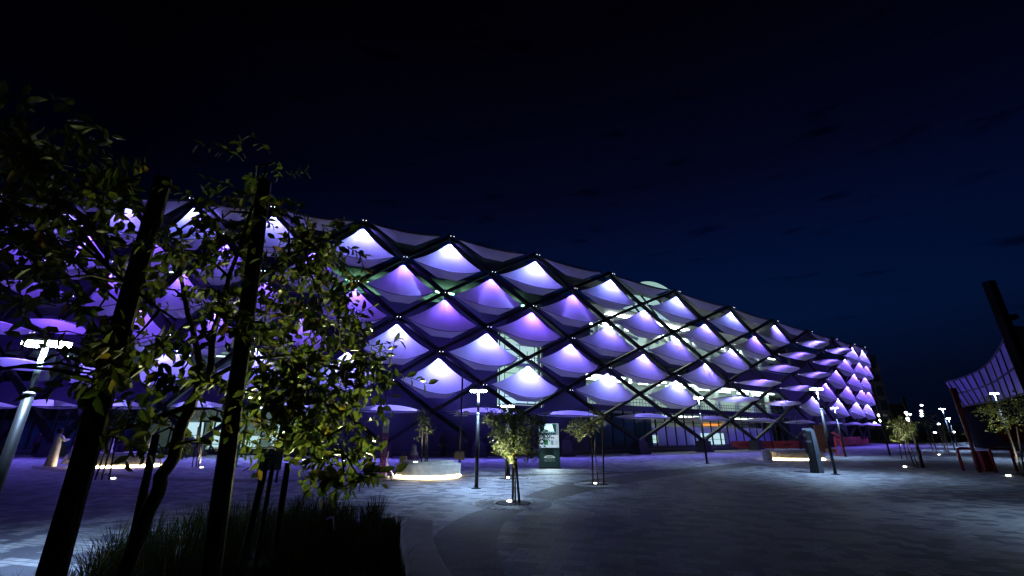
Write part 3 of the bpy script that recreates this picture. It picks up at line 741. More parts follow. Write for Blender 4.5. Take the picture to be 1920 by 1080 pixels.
g.add(vs, [(i*6+k, i*6+k+1, i*6+k+7, i*6+k+6) for i in range(len(A_)-1) for k in range(5)]+[(5, 4, 3, 2, 1, 0)])
o = g.build('seat_wall', mat('light_concrete', (.74, .70, .76), .75, 0, .1, 5, .1), None, smooth=False); tag(o, 'curved low concrete seat wall edging the dark planting bed', 'wall')
bed = [(p.x+.02, p.y) for p in A_]
far = [gp(740, 972, .2), gp(600, 985, .2), gp(450, 1000, .2), gp(300, 1030, .2), gp(180, 1080, .2), gp(90, 1180, .2)]
poly = bed[::-1]+[(p.x, p.y) for p in far]+[(-3.2, 1.2), (-1.0, 1.2)]
g = MB().prism(poly, .0, .22); tag(g.build('soil', mat('dark_soil', (.02, .016, .012), .95, 0, .4, 12, .5)), kind='structure')
def inside(x, y):
    c_ = False; j = len(poly)-1
    for i in range(len(poly)):
        xi, yi = poly[i]; xj, yj = poly[j]
        if (yi > y) != (yj > y) and x < (xj-xi)*(y-yi)/(yj-yi)+xi: c_ = not c_
        j = i
    return c_
g = MB(); rnd = random.Random(3)
clumps = []
while len(clumps) < 230:
    x, y = rnd.uniform(-5.5, -.6), rnd.uniform(2.0, 9.0)
    if inside(x, y): clumps.append((x, y))
for cx, cy in clumps:
    hh = rnd.uniform(.28, .54) if cy > 3.2 else rnd.uniform(.25, .45)
    if cx/cy > -.27: hh *= .55
    for k in range(75):
        a = rnd.uniform(0, 6.28); sp_ = rnd.uniform(.05, .42); h1 = hh*rnd.uniform(.6, 1.15); ca, sa = math.cos(a), math.sin(a)
        b0 = Vector((cx+ca*rnd.uniform(0, .07), cy+sa*rnd.uniform(0, .07), .2)); wv = Vector((-sa, ca, 0))*.0032
        p1 = b0+Vector((ca*sp_*.25, sa*sp_*.25, h1*.55)); p2 = b0+Vector((ca*sp_*.6, sa*sp_*.6, h1*.9)); p3 = b0+Vector((ca*sp_, sa*sp_, h1))
        g.add([b0-wv, b0+wv, p1+wv*.9, p1-wv*.9, p2+wv*.6, p2-wv*.6, p3], [(0, 1, 2, 3), (3, 2, 4, 5), (5, 4, 6)])
GRASSM.node_tree.nodes['Principled BSDF'].inputs['Roughness'].default_value = .95; GRASSM.node_tree.nodes['Principled BSDF'].inputs['Specular IOR Level'].default_value = .05
tag(g.build('grass', GRASSM), 'dark feathery ornamental grass filling the bed in the foreground', 'grass', kind='stuff')

# ================================================================== trees
def grate(parent, r0, r1):
    MB().lathe([(r0, .0), (r0, .015), (r0*.9, .02)], (0, 0, .004), 28).build('soil_pit', mat('pit_black', (.01, .01, .01), .9), parent)
    g = MB(); g.grid(lambda u, v: Vector(((r0+.02+(r1-r0)*v)*math.cos(2*math.pi*u), (r0+.02+(r1-r0)*v)*math.sin(2*math.pi*u), .012)), 40, 3)
    for k in range(28):
        a = 2*math.pi*k/28; g.beam((math.cos(a)*(r0+.04), math.sin(a)*(r0+.04), .017), (math.cos(a)*(r1-.02), math.sin(a)*(r1-.02), .017), .03, .012)
    g.build('tree_grate', mat('grate_stone', (.42, .42, .42), .7, 0, .3, 14), parent)
def sapling(bx, by, label, crowns, trunk, stakes, leaf=.07, n=60, up=None, upw=22, ring=None, group='young staked trees on the plaza', dep=.35, leafm=None, tr_=.022, z0=0):
    """crowns: pixel blobs (x,y,r) ; trunk: list of pixel polylines ; stakes: pixel segments, all about the tree's own distance"""
    b = gp(bx, by, z0) if z0 else gp(bx, by); Y = b.y; rn = random.Random(int(bx*31+by))
    t = empty('young_tree', label, 'tree', b, group)
    sc_ = Y/F*1.05
    g = MB()
    for k, ln in enumerate(trunk):
        pts = [at(x, y, Y+(0 if k == 0 else rn.uniform(-dep, dep)*.4*i/len(ln)))-b for i, (x, y) in enumerate(ln)]
        if k == 0: pts[0].z = 0
        rr = [max(.006, (tr_ if k == 0 else tr_*.6)*(1-.6*i/max(1, len(pts)-1))) for i in range(len(pts))]; g.tube(pts, rr, 7)
    # twigs into the crown
    g2 = MB()
    for x, y, r_ in crowns:
        c = at(x, y, Y)-b; rw = r_*sc_; base = at(*trunk[-1][-1], Y)-b
        g.tube([base, lam(base, c, .5)+Vector((0, 0, rw*.2)), c], [tr_*.4, tr_*.3, .004], 5, False)
        m = max(3, int(n*(r_/14)**1.2/9))
        for q in range(m):
            while True:
                d = Vector((rn.uniform(-1, 1), rn.uniform(-1, 1)*1.0, rn.uniform(-1, 1)))
                if d.length < 1: break
            cc = c+Vector((d.x*rw, d.y*max(rw, dep*.7), d.z*rw)); ax = Vector((rn.gauss(0, 1), rn.gauss(0, 1), rn.gauss(0, .7)-.2)).normalized()
            for j in range(9):
                p = cc+ax*(j-4)*leaf*.45; dd = Vector((rn.gauss(0, 1), rn.gauss(0, 1), rn.gauss(-.35, .8)))
                g2.leaf(p, dd, Vector((rn.gauss(0, .6), rn.gauss(0, .6), 1)), leaf*rn.uniform(.6, 1.2), leaf*.42)
    g.build('trunk', BARK, t, smooth=True); g2.build('crown', leafm or LEAF2, t)
    for (x0, y0), (x1, y1) in stakes:
        p0 = gp(x0, y0) if not z0 else gp(x0, y0, z0); p1 = at(x1, y1, p0.y); MB().tube([p0-b, p1-b], .028*(1 if Y > 9 else .8), 7).build('stake', POST, t)
    if ring: grate(t, *ring)
    if up:
        u = gp(*up, z0); MB().lathe([(.07, 0), (.07, .012), (.055, .02)], u-b+Vector((0, 0, .022)), 14).build('uplight', E_UP, t)
        tgt = at(crowns[0][0], crowns[0][1], Y); lamp('SPOT', u+Vector((0, 0, .1))-b, upw*16, (1, .97, .80), t, tgt-b, R(75), .8, .05, 'uplight_lamp')
    return t
sapling(962, 944, 'bushy young tree lit from below in a round grate, nearest on the plaza', [(925, 785, 16), (945, 805, 22), (960, 830, 26), (940, 825, 20), (985, 820, 24), (965, 780, 20), (1000, 800, 20), (950, 775, 16), (1018, 825, 13), (990, 850, 16), (975, 790, 22), (955, 850, 12), (915, 778, 9), (1012, 790, 12)],
        [[(966, 944), (966, 900), (965, 850), (964, 800), (964, 775)], [(965, 850), (945, 815)], [(965, 840), (990, 815)]], [((961, 943), (964, 790)), ((974, 944), (967, 860))], leaf=.075, n=210, up=(956, 942), upw=60, ring=(.42, .95), dep=.5)
sapling(953, 898, 'thin staked tree standing behind the bushy central tree', [(930, 790, 12), (945, 800, 12), (975, 800, 10)], [[(956, 898), (956, 850), (953, 800)]], [((948, 898), (949, 800)), ((955, 893), (955, 800))], leaf=.07, n=70, up=(953, 897), upw=25, ring=(.35, .8))
sapling(1120, 909, 'staked tree with two separate leaf tufts, right of the kiosk', [(1083, 800, 15), (1076, 795, 12), (1090, 812, 11), (1115, 790, 13), (1112, 772, 9), (1120, 780, 11), (1105, 800, 10), (1068, 805, 8), (1086, 818, 7)],
        [[(1122, 909), (1118, 870), (1115, 838), (1108, 820)], [(1108, 820), (1098, 808), (1088, 803)], [(1115, 838), (1116, 800)]], [((1112, 909), (1109, 795)), ((1132, 909), (1130, 790))], leaf=.07, n=150, up=(1115, 908), upw=40, ring=(.36, .75))
sapling(797, 866, 'slender leaning sapling growing out of the round bench', [(785, 778, 7), (793, 772, 8), (792, 785, 9), (798, 795, 10), (803, 790, 8), (790, 805, 8), (800, 803, 8), (785, 820, 5), (806, 808, 6)],
        [[(797, 866), (798, 830), (797, 790)]], [((790, 866), (793, 800)), ((801, 866), (801, 790))], leaf=.075, n=140, up=(779, 868), upw=16, z0=.59)
sapling(1500, 843, 'thin bare stemmed tree in front of the dark red parasol', [(1462, 755, 14), (1475, 770, 14), (1450, 750, 10), (1485, 775, 10), (1470, 785, 9), (1492, 762, 7)], [[(1501, 843), (1495, 800), (1490, 765)], [(1490, 765), (1470, 752), (1450, 748)]], [], leaf=.10, n=110, up=(1491, 844), upw=20, dep=.8, tr_=.035)
sapling(1716, 877, 'bright green young tree with three stakes, left of the red hoops', [(1680, 800, 14), (1695, 795, 16), (1688, 812, 12), (1702, 808, 12), (1675, 795, 9), (1710, 798, 10), (1684, 822, 8)], [[(1722, 877), (1712, 850), (1700, 822), (1695, 808)]], [((1715, 876), (1695, 820)), ((1731, 877), (1703, 790)), ((1691, 861), (1683, 815)), ((1701, 861), (1690, 815))], leaf=.09, n=170, up=(1697, 876), upw=55, dep=.6)
sapling(1760, 849, 'pale stemmed tree with drooping bare branches behind the staked tree', [(1740, 790, 14), (1762, 800, 14), (1750, 780, 12), (1772, 806, 9), (1730, 800, 10)], [[(1775, 849), (1765, 820), (1757, 797)], [(1757, 797), (1740, 792), (1718, 786)], [(1757, 797), (1745, 785)]], [((1750, 847), (1738, 810)), ((1757, 848), (1745, 810)), ((1779, 850), (1768, 805))], leaf=.12, n=70, up=(1761, 853), upw=40, dep=.8, tr_=.05)
sapling(1915, 893, 'tree with wide dark crown in front of the curved glass building', [(1885, 765, 22), (1865, 775, 18), (1900, 790, 18), (1850, 770, 12), (1895, 750, 18), (1875, 800, 12), (1860, 755, 12)], [[(1918, 893), (1900, 835), (1888, 800), (1882, 775)]], [((1922, 892), (1906, 800))], leaf=.10, n=150, up=(1891, 893), upw=30, dep=.8, tr_=.04)
sapling(1878, 838, 'small round crowned tree below the paired distant lamps', [(1862, 798, 12), (1872, 806, 10), (1855, 800, 8), (1880, 798, 10)], [[(1880, 838), (1872, 815), (1866, 805)]], [((1876, 838), (1866, 810)), ((1885, 838), (1875, 810))], leaf=.16, n=70, up=(1871, 838), upw=50, dep=1.2, tr_=.06)
sapling(1838, 834, 'far small tree with thin crown behind the red column', [(1825, 802, 10), (1835, 800, 9), (1818, 800, 8)], [[(1838, 834), (1830, 815), (1826, 806)]], [], leaf=.16, n=60, up=(1830, 834), upw=50, dep=1.2, tr_=.06)
sapling(372, 877, 'spindly staked tree seen between the two thick foreground stakes', [(385, 775, 14), (400, 790, 12), (375, 765, 10), (395, 770, 10)], [[(371, 877), (378, 830), (385, 780)]], [((360, 876), (372, 800)), ((367, 877), (378, 790)), ((374, 877), (384, 790))], leaf=.09, n=110, up=(378, 877), upw=45, dep=.5)
sapling(200, 899, 'young tree tied to a ladder of leaning stakes at the left', [(232, 790, 14), (222, 780, 12), (240, 800, 10)], [[(190, 899), (205, 850), (215, 800)]], [((178, 900), (203, 830)), ((190, 900), (213, 820)), ((204, 900), (220, 810))], leaf=.07, n=60, up=(212, 898), upw=14, dep=.4)

# ---- the two foreground trees and their thick stakes (standing in the bed two metres away)
def fore_tree(label, Y, trunks, blobs, dens, leafsz, seed, dep=.35, lm=None):
    rn = random.Random(seed); b = at(*trunks[0][0][0], Y); b.z = .2
    t = empty('foreground_tree', label, 'tree', b)
    g = MB(); ends = []
    for ln, r0, r1, dy in trunks:
        pts = [at(x, y, Y+dy*i/len(ln))-b for i, (x, y) in enumerate(ln)]
        # refine with a little wander
        P = []
        for i in range(len(pts)-1):
            for u in (0, .5): 
                q = lam(pts[i], pts[i+1], u); P.append(q+Vector((rn.gauss(0, .004), rn.gauss(0, .004), rn.gauss(0, .003))))
        P.append(pts[-1]); g.tube(P, [r0+(r1-r0)*i/(len(P)-1) for i in range(len(P))], 9); ends += P[len(P)//3:]
    g2 = MB()
    for x, y, r_ in blobs:
        c = at(x, y, Y+rn.uniform(-.25, .3))-b; rw = r_/F*Y*1.0
        near = min(ends, key=lambda e_: (e_-c).length)
        mid = lam(near, c, .5)+Vector((rn.gauss(0, .02), rn.gauss(0, .03), .03)); g.tube([near, mid, c], [.009, .006, .003], 5, False)
        for q in range(max(3, int(dens*(r_/50)**1.6))):
            while True:
                d = Vector((rn.uniform(-1, 1), rn.uniform(-1, 1), rn.uniform(-1, 1)))
                if d.length < 1: break
            s0 = c+Vector((d.x*rw, d.y*dep, d.z*rw)); ax = Vector((rn.gauss(0, 1), rn.gauss(0, .8), rn.gauss(-.2, .8))).normalized(); ln = rn.uniform(.09, .18)
            g.tube([lam(s0, c, .25), s0, s0+ax*ln], [.0035, .0025, .0015], 4, False)
            k = rn.randint(5, 8); ph = rn.uniform(0, 6)
            for j in range(k):
                p = s0+ax*ln*(j/(k-1)); sd = ax.cross(Vector((math.sin(ph+j*2.4), math.cos(ph+j*2.4), .3))).normalized()
                dd = (sd+ax*.7+Vector((0, 0, -.35))).normalized()
                l_ = leafsz*rn.uniform(.65, 1.15); g2.leaf(p, dd, ax+Vector((0, 0, .8)), l_, l_*.50)
    g.build('trunk', BARK, t, smooth=True); g2.build('crown', lm or LEAF, t); return t
def big_stake(x0, y0, x1, y1, r_, Y, label):
    a, b = at(x0, y0, Y), at(x1, y1, Y); d = (b-a)/(b.z-a.z); a = a+d*(.2-a.z); n_ = MB()
    L_ = (b-a).length; k = 10
    n_.tube([a+(b-a)*i/k-a for i in range(k+1)], [r_*(1.12-.2*i/k)+random.uniform(-.002, .002) for i in range(k+1)], 12)
    o = n_.build('tree_stake', POST, None, smooth=False); o.location = a; tag(o, label, 'stake', 'thick round stakes in the planting bed'); return o
big_stake(97, 1075, 307, 335, .046, 2.05, 'thickest round stake leaning at the far left of the bed')
big_stake(397, 1060, 497, 340, .040, 2.25, 'thick round stake with a flat cut top, standing behind the kinked trunk')
big_stake(250, 1010, 293, 815, .026, 3.2, 'thin dark stake just left of the kinked trunk')
big_stake(476, 965, 500, 862, .032, 4.6, 'left thin stake below the notice board')
big_stake(496, 962, 512, 870, .022, 4.9, 'middle crooked thin stake below the notice board')
big_stake(526, 962, 540, 868, .030, 4.6, 'right thin stake near the notice board')
fore_tree('tree with a kinked dark trunk and yellow green leaves spreading over the stadium', 2.35,
    [([(235, 1080), (262, 1000), (292, 925), (303, 893), (325, 860), (338, 810), (352, 768), (372, 735)], .034, .026, 0),
     ([(372, 735), (345, 765), (300, 782), (250, 798), (195, 812)], .022, .012, .1),
     ([(372, 735), (372, 680), (360, 620), (345, 560), (335, 500), (310, 450)], .020, .006, .2),
     ([(372, 735), (395, 690), (400, 620), (420, 560), (440, 480), (470, 400), (500, 310)], .020, .005, -.2),
     ([(380, 720), (430, 690), (480, 670), (560, 665), (640, 650), (700, 665)], .014, .004, .3),
     ([(420, 560), (470, 540), (540, 480), (600, 450)], .010, .004, -.2),
     ([(480, 670), (530, 720), (580, 790), (640, 850)], .010, .004, .2)],
    [(508, 298, 16), (480, 330, 28), (440, 375, 38), (405, 420, 28), (540, 430, 42), (590, 455, 36), (620, 500, 34), (645, 455, 20), (455, 470, 45), (560, 520, 50), (330, 470, 30), (300, 540, 34), (385, 540, 36), (500, 590, 55), (615, 600, 44), (675, 650, 36), (725, 690, 28), (430, 620, 38), (560, 660, 55), (640, 720, 42), (540, 745, 50), (600, 800, 48), (645, 850, 30), (645, 890, 22), (560, 830, 36), (430, 720, 28), (350, 650, 24), (290, 815, 24), (310, 790, 20), (470, 790, 24), (600, 560, 36), (665, 790, 20), (520, 680, 40), (585, 730, 40), (370, 840, 16), (400, 460, 26), (640, 560, 28), (700, 710, 22), (670, 890, 22), (610, 860, 30), (340, 700, 18)],
    23, .068, 11)
fore_tree('dark leafy tree filling the left edge of the picture', 1.9,
    [([(-190, 1200), (-150, 900), (-90, 700), (-40, 500), (30, 350)], .03, .014, 0), ([(-40, 500), (80, 430), (150, 500), (240, 580)], .012, .005, .2), ([(30, 350), (90, 300), (160, 240)], .010, .004, .1), ([(-90, 700), (40, 690), (170, 700)], .010, .004, -.1),
     ([(130, 420), (200, 500), (270, 560), (330, 600)], .011, .005, .2)],
    [(60, 300, 50), (150, 250, 34), (30, 400, 50), (120, 395, 44), (200, 330, 34), (60, 480, 48), (165, 480, 36), (235, 395, 22), (20, 545, 26), (180, 585, 28), (240, 625, 30), (195, 700, 34), (245, 690, 30), (205, 750, 26), (110, 330, 36), (20, 240, 40), (80, 525, 22), (10, 330, 50), (205, 655, 24), (240, 650, 30), (170, 430, 26), (100, 450, 30)],
    17, .076, 5, dep=.3)
# spotlight added in the bed to light the leaves of the kinked tree
b = Vector((-1.45, 3.9, .22)); t = empty('added_uplight', 'small added spotlight in the bed, there to light the kinked tree', 'added light', b)
MB().tube([(0, 0, 0), (0, 0, .60)], .012, 6).build('spike', BLACK, t); MB().tube([(0, 0, .60), (-.02, -.03, .70)], [.022, .03], 12).build('head', BLACK, t)
lamp('SPOT', (0, -.05, .76), 340, (.95, 1, .45), t, at(610, 580, 2.35)-b, R(68), .9, .06, 'uplight_lamp')

# ================================================================== far background
DT = mat('far_facade', (.16, .13, .12), .8, 0, .2, .2)
def tower(label, x0, x1, ybase, ytop, Y, floors, m=DT):
    a, b = at(x0, ybase, Y), at(x1, ybase, Y); zt_ = at(x0, ytop, Y).z; wd = b.x-a.x
    t = empty('far_building', label, 'building', ((a.x+b.x)/2, Y, 0)); D = wd*.7
    g = MB(); fh = zt_/floors
    for i in range(floors+1): g.box((0, D/2, min(i*fh, zt_-.2)), (wd, D, fh*.28))
    for k in (-.5, -.17, .17, .5): g.box((k*wd*.96, D/2, zt_/2), (wd*.04, D+.1, zt_))
    g.build('frame', m, t); MB().box((0, D/2, zt_/2), (wd*.9, D*.9, zt_*.98)).build('recessed_glazing', GLASS, t)
tower('dark tower with recessed balconies just right of the stadium corner', 1628, 1682, 815, 668, 105, 6)
tower('lower dark block stepping down behind the far trees', 1684, 1712, 816, 758, 120, 4)
lamp('POINT', (90, 98, 4), 3500, (1, .85, .7), None, None, name='tower_fill_light').parent = bpy.data.objects['far_building']  # added point light without a fixture, brightens the dark tower
# curved glass building on the right
t = empty('glass_building', 'curved glass building glowing violet with reflections at the right edge', 'building', (0, 0, 0))
TOP = [(1772, 717, 60), (1802, 709, 54), (1842, 690, 46), (1873, 655, 38), (1893, 610, 30)]
BOT = [(1803, 763, 59), (1832, 757, 53), (1868, 752, 46), (1905, 742, 40), (1950, 730, 34)]
TP = [at(x, y, Y) for x, y, Y in TOP]; BP = [at(x, y, Y) for x, y, Y in BOT]
MIR = mat('violet_curtain_glass', (.55, .52, .95), .34, .8, .2, .4)
g = MB(); g.grid(lambda u, v: lam(cr2(BP, v*4), cr2(TP, v*4), u), 6, 40); g.build('curtain_wall', MIR, t, smooth=True)
g = MB(); nb = 13
for i in range(nb+1):
    v = i/nb*4; g.beam(cr2(BP, v), cr2(TP, v), .16, .2)
for u in (.0, .5, 1.0): g.tube([lam(cr2(BP, i/20*4), cr2(TP, i/20*4), u) for i in range(21)], .10, 5)
g.build('mullions', BLACK, t)
g = MB(); g.grid(lambda u, v: lam(Vector((cr2(BP, v*4).x+1.5, cr2(BP, v*4).y+1.5, 0)), cr2(BP, v*4)+Vector((1.5, 1.5, 0)), u), 1, 30); g.build('lower_wall', mat('near_black_wall', (.004, .004, .006), .95, spec=.02), t)
g = MB(); g.grid(lambda u, v: cr2(TP, v*4)+Vector((8*u, 3*u, .3*u)), 1, 30); g.build('roof', DARKW, t)
g = MB().grid(lambda u, v: lam(at(1880, 830, 40), at(1930, 830, 40), u)+Vector((0, 0, 1.5*v)), 1, 1); o = g.build('shop_band', mat('dark_red_band', (.25, .03, .03), .6), t)
# low hedges and dark far trees
def far_tree(x, ybase, ytop, Y, seed, label):
    rn = random.Random(seed); b = at(x, ybase, Y); b.z = 0; h_ = at(x, ytop, Y).z; t = empty('far_tree', label, 'tree', b, 'dark trees far across the plaza')
    MB().tube([(0, 0, 0), (.1, 0, h_*.45), (0, 0, h_*.8)], [.22, .15, .05], 7).build('trunk', BARK, t)
    g = MB()
    for k in range(26):
        c = Vector((rn.gauss(0, .34)*h_*.6, rn.gauss(0, .3)*h_*.5, h_*rn.uniform(.35, .92)))
        for j in range(22):
            p = c+Vector((rn.gauss(0, 1), rn.gauss(0, 1), rn.gauss(0, .8)))*h_*.06; g.leaf(p, Vector((rn.gauss(0, 1), rn.gauss(0, 1), rn.gauss(0, 1))), Z, h_*.055, h_*.03)
    g.build('crown', LEAF2, t)
for i, (x, yt, Y, lb) in enumerate(((1668, 795, 100, 'dark far tree at the foot of the tower'), (1700, 790, 110, 'far tree between the tower and the small lights'), (1735, 785, 120, 'far tree under the column of small lights'),
                                   (1772, 790, 105, 'far tree behind the pale stemmed tree'), (1800, 796, 115, 'far tree left of the red column'), (1838, 793, 100, 'far tree behind the cluster of distant lamps'), (1900, 796, 90, 'far tree under the glass building'))):
    far_tree(x, 822, yt, Y, i+40, lb)
g = MB(); rn = random.Random(9)
for k in range(5200):
    x = rn.uniform(88, 178); p = Vector((x, 132-(x-88)*.12+rn.gauss(0, 1.4), abs(rn.gauss(.9, .8)))); g.leaf(p, Vector((rn.gauss(0, 1), rn.gauss(0, 1), rn.gauss(0, 1))), Z, .7, .4)
tag(g.build('hedge', LEAF2), 'low dark hedge along the far side of the plaza', 'hedge')
for i, (x, y, lb) in enumerate(((1728, 760, 'topmost small white light above the far trees'), (1727, 770.5, 'second small white light above the far trees'), (1728, 775.5, 'third small light of the far column'), (1728, 780, 'lowest small light of the far column'), (1706, 777, 'single small light right of the dark tower'),
                               (1760, 795, 'small light beside the pale stemmed tree'), (1753, 811, 'small pinkish light low between the far trees'), (1788, 810, 'small light low left of the red column'), (1890, 765, 'small light over the tree crown at right'), (1586+1, 833-20, 'small light under the stadium corner'), (1640, 793, 'light under the last canopy at the stadium corner'))):
    Y = 90 if x < 1900 else 40; p = at(x, y, Y); t = empty('far_light', lb, 'light', (p.x, p.y, 0), 'small lights far across the plaza')
    MB().tube([(0, 0, 0), (0, 0, p.z-.1)], .05, 6).build('pole', BLACK, t); MB().lathe([(.1, -.15), (.24, -.05), (.24, .08), (.1, .16)], (0, 0, p.z), 10).build('lamp', E_FAR, t)

# ================================================================== people
SKIN = mat('skin', (.30, .16, .10), .6); HAIR = mat('dark_hair', (.012, .01, .009), .7)
def clothm(name, col): return mat(name, col, .85, 0, .12, 9, .2)
def person(loc, rz, H, label, pose='stand', skin=SKIN, top=None, bottom=None, robe=None, scarf=None, arms=None, hair=True, stride=0):
    """one continuous skinned body; clothing and hair are children"""
    k = H/1.75; seat = pose == 'sit'; hip = .46 if seat else .92; V_ = []; Ee = []; Rr = []
    def v(x, y, z, r): V_.append((x*k, y*k, z*k)); Rr.append(r*k); return len(V_)-1
    def e(a, b): Ee.append((a, b))
    pel = v(0, 0, hip+.02, .125); wa = v(0, -.01, hip+.2, .115); ch = v(0, 0, hip+.40, .135); nk = v(0, 0, hip+.56, .055); hd0 = v(0, -.015, hip+.64, .075); hd1 = v(0, -.02, hip+.74, .085); hd2 = v(0, -.01, hip+.82, .055)
    nose = v(0, -.115, hip+.70, .014)
    e(pel, wa); e(wa, ch); e(ch, nk); e(nk, hd0); e(hd0, hd1); e(hd1, hd2); e(hd1, nose)
    for s_ in (-1, 1):
        h0 = v(.09*s_, 0, hip-.02, .09); e(pel, h0)
        if seat: kn = v(.10*s_, -.42, hip+.02, .06); an = v(.10*s_, -.44, .09, .04)
        else: kn = v(.09*s_+.0, -.02-stride*s_*.12, .50, .058); an = v(.09*s_, .02-stride*s_*.2, .09, .04)
        to = v(.10*s_, an and V_[an][1]/k-.17, .035, .03); e(h0, kn); e(kn, an); e(an, to)
        sh = v(.17*s_, 0, hip+.49, .055); e(ch, sh)
        if arms and arms[0 if s_ < 0 else 1] is not None: el_, ha_ = arms[0 if s_ < 0 else 1]
        elif seat: el_, ha_ = (.23*s_, -.05, .22), (.12*s_, -.30, .10)
        else: el_, ha_ = (.24*s_, .02, .22), (.25*s_, -.05, -.03)
        el = v(el_[0], el_[1], hip+el_[2], .040); ha = v(ha_[0], ha_[1], hip+ha_[2], .028); e(sh, el); e(el, ha)
        d = Vector(ha_)-Vector(el_); d.normalize(); sd = d.cross(Vector((0, 0, 1)));
        if sd.length < .2: sd = Vector((0, 1, 0))
        sd.normalize(); pm = v(*(Vector((ha_[0], ha_[1], hip+ha_[2]))+d*.06), .026); e(ha, pm)
        for q_, l2 in ((-.03, .06), (-.01, .075), (.01, .08), (.03, .07)):
            f_ = Vector((ha_[0], ha_[1], hip+ha_[2]))+d*(.07+l2)+sd*q_; e(pm, v(*f_, .009))
        th = Vector((ha_[0], ha_[1], hip+ha_[2]))+d*.07-sd*.055; e(ha, v(*th, .010))
    me = bpy.data.meshes.new('person'); me.from_pydata(V_, Ee, []); o = bpy.data.objects.new('person', me); C.objects.link(o)
    o.location = loc; o.rotation_euler.z = rz; me.materials.append(skin)
    md = o.modifiers.new('skin', 'SKIN'); sv = me.skin_vertices[0].data if me.skin_vertices else None
    if sv is None:
        bpy.context.view_layer.objects.active = o; sv = me.skin_vertices[0].data
    for i, r_ in enumerate(Rr): sv[i].radius = (r_, r_)
    sv[0].use_root = True; sd_ = o.modifiers.new('sub', 'SUBSURF'); sd_.levels = 1; sd_.render_levels = 1
    tag(o, label, 'person')
    def K_(p): return (p[0]*k, p[1]*k, p[2]*k)
    if robe:
        if seat: pr = [(.50, 0.02), (.46, .2), (.40, hip), (.26, hip+.12), (.20, hip+.3), (.21, hip+.45), (.13, hip+.54), (.07, hip+.57)]
        else: pr = [(.27, .06), (.25, .3), (.22, .6), (.20, .92), (.175, 1.12), (.205, 1.34), (.19, 1.42), (.08, 1.50)]
        g = MB(); n_ = 20; vs = []
        for i, (r_, z_) in enumerate(pr):
            for j in range(n_):
                a = 2*math.pi*j/n_; rr = r_*(1+(.09*math.sin(a*5+i*.4) if i < 4 else 0)); off = -.2*(1-i/4) if (seat and i < 3) else 0
                vs.append(K_((rr*math.cos(a), rr*math.sin(a)*(.72 if not seat or i > 3 else .9)+off, z_)))
        g.add(vs, [(i*n_+j, i*n_+(j+1) % n_, (i+1)*n_+(j+1) % n_, (i+1)*n_+j) for i in range(len(pr)-1) for j in range(n_)])
        g.build('robe', robe, o, smooth=True)
    def sleeve(m_):
        g = MB()
        for s_ in (-1, 1):
            if arms and arms[0 if s_ < 0 else 1] is not None: el_, ha_ = arms[0 if s_ < 0 else 1]
            elif seat: el_, ha_ = (.23*s_, -.05, .22), (.12*s_, -.30, .10)
            else: el_, ha_ = (.24*s_, .02, .22), (.25*s_, -.05, -.03)
            w_ = lam(Vector(el_), Vector(ha_), .9)
            g.tube([K_((.15*s_, 0, hip+.48)), K_((el_[0], el_[1], hip+el_[2])), K_((w_.x, w_.y, hip+w_.z))], [.080*k, .062*k, .050*k], 10)
        g.build('sleeves', m_, o, smooth=True)
    if robe: sleeve(robe)
    if top:
        MB().lathe([(.175*k, (hip-.05)*k), (.165*k, (hip+.2)*k), (.20*k, (hip+.42)*k), (.17*k, (hip+.51)*k), (.075*k, (hip+.57)*k)], (0, 0, 0), 16, 1, .72).build('shirt', top, o, smooth=True); sleeve(top)
    if bottom:
        g = MB()
        for s_ in (-1, 1):
            if seat: g.tube([K_((.09*s_, .05, hip)), K_((.10*s_, -.42, hip+.02)), K_((.10*s_, -.44, .12))], [.12*k, .085*k, .065*k], 10)
            else: g.tube([K_((.08*s_, 0, hip+.04)), K_((.09*s_, -.02-stride*s_*.12, .50)), K_((.09*s_, .02-stride*s_*.2, .10))], [.125*k, .09*k, .07*k], 10)
        g.build('trousers', bottom, o, smooth=True)
    if scarf:
        g = MB().lathe([(.20*k, (hip+.40)*k), (.16*k, (hip+.52)*k), (.115*k, (hip+.64)*k), (.118*k, (hip+.75)*k), (.09*k, (hip+.84)*k), (.03*k, (hip+.88)*k)], (0, .025*k, 0), 16); g.build('headscarf', scarf, o, smooth=True)
    elif hair:
        g = MB().lathe([(.06*k, (hip+.62)*k), (.10*k, (hip+.68)*k), (.108*k, (hip+.76)*k), (.08*k, (hip+.845)*k), (.02*k, (hip+.87)*k)], (0, .022*k, 0), 14); g.build('hair', HAIR, o, smooth=True)
    return o
WR = clothm('white_robe', (.80, .78, .74)); BLK = clothm('black_cloth', (.02, .02, .025)); PUR = clothm('purple_cloth', (.16, .05, .22)); GRY = clothm('grey_cloth', (.3, .3, .32)); WSH = clothm('white_shirt', (.6, .6, .62))
def seat_on(cx, cy, h, ang, rx, ry, rr=.9): return Vector((cx+rx*rr*math.cos(ang), cy+ry*rr*math.sin(ang), h-.46))
p = gp(92, 877); person(p, R(170), 1.86, 'man in a long white robe seen from behind left of the glowing bench', robe=WR, arms=((( -.26, -.12, .28), (-.16, -.34, .34)), ((.26, -.12, .28), (.16, -.34, .34))))
p = gp(112, 871); p.y += .6; person(p, R(120), 1.72, 'person in purple raising both arms to take a photo beside the robed man', top=PUR, bottom=BLK, arms=(((-.30, -.22, .46), (-.14, -.50, .56)), ((.30, -.22, .46), (.12, -.50, .56))))
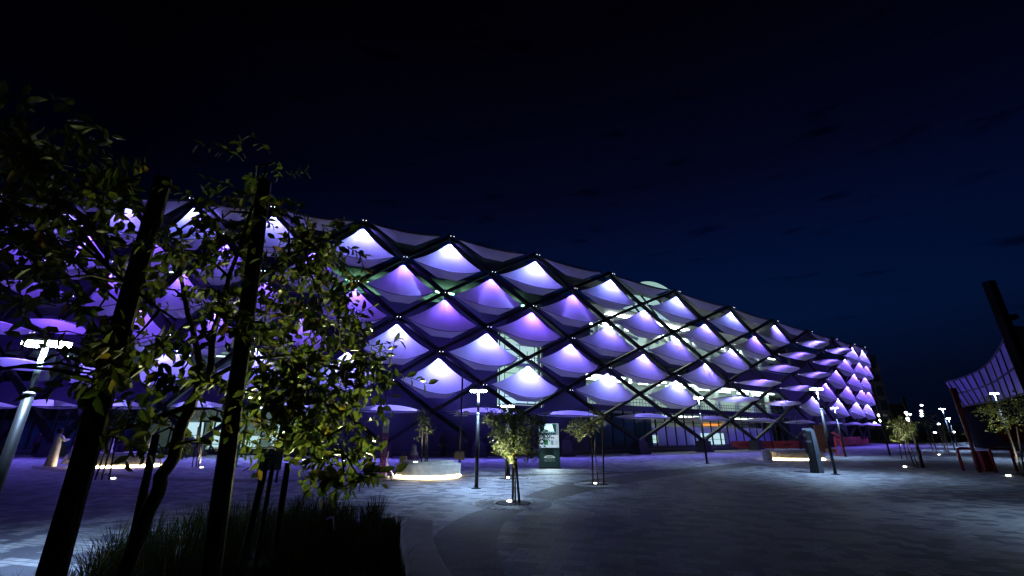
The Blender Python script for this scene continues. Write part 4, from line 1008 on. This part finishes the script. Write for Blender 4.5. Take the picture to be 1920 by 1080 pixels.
def on(x, y, zt_, Y): # place a sitter so that the hips show at this pixel
    q = at(x, y, Y); return Vector((q.x, Y, zt_-.46))
person(on(143, 845, .60, cL.y-.2), R(60), 1.6, 'seated person in a pale grey robe on the left of the glowing bench', pose='sit', robe=GRY, scarf=GRY)
person(on(203, 845, .60, cL.y+.1), R(-20), 1.7, 'seated person in a white robe and headscarf on the glowing bench', pose='sit', robe=WR, scarf=WSH)
person(on(228, 845, .60, cL.y-.3), R(20), 1.7, 'seated person in dark purple clothes at the right of the glowing bench', pose='sit', top=PUR, bottom=BLK)
p = gp(250, 871); person(p, R(10), 1.72, 'standing person in black clothes at the right end of the glowing bench', top=BLK, bottom=BLK)
p = gp(266, 869); p.y += .5; person(p, R(-100), 1.7, 'standing person in white shirt and shorts right of the one in black', top=WSH, bottom=None)
p = gp(345, 862); person(p, R(40), 1.75, 'dark clothed person walking behind the kinked trunk', top=BLK, bottom=BLK, stride=1)
p = gp(62, 856); person(p, R(30), 1.75, 'shadowy person in purple standing behind the left lamp post', top=PUR, bottom=BLK)
p = gp(830, 857); person(p, R(180), 1.80, 'dark silhouetted person standing against the indigo wall', top=BLK, bottom=BLK)
q_ = cB+Vector((-.75, .25, 0)); person(Vector((q_.x, q_.y+.3, .50-.46)), R(200), 1.5, 'person with grey headscarf and purple clothes sitting on the round bench', pose='sit', top=PUR, bottom=BLK, scarf=GRY)
p = gp(1443, 838); p.y += 1; person(p, R(170), 1.75, 'left one of two dark people behind the red barriers', top=BLK, bottom=BLK)
p = gp(1458, 838); p.y += 1; person(p, R(190), 1.72, 'right one of two dark people behind the red barriers', top=BLK, bottom=BLK)
b = Vector((cB.x-1.0, cB.y-.15, .50)); q = MB().box((0, 0, .13), (.26, .14, .26)); q.tube([(-.07, 0, .26), (-.05, 0, .36), (.05, 0, .36), (.07, 0, .26)], .008, 5); o = q.build('handbag', clothm('tan_bag', (.4, .3, .15)), None); o.location = b; tag(o, 'tan handbag resting on the round bench', 'bag')
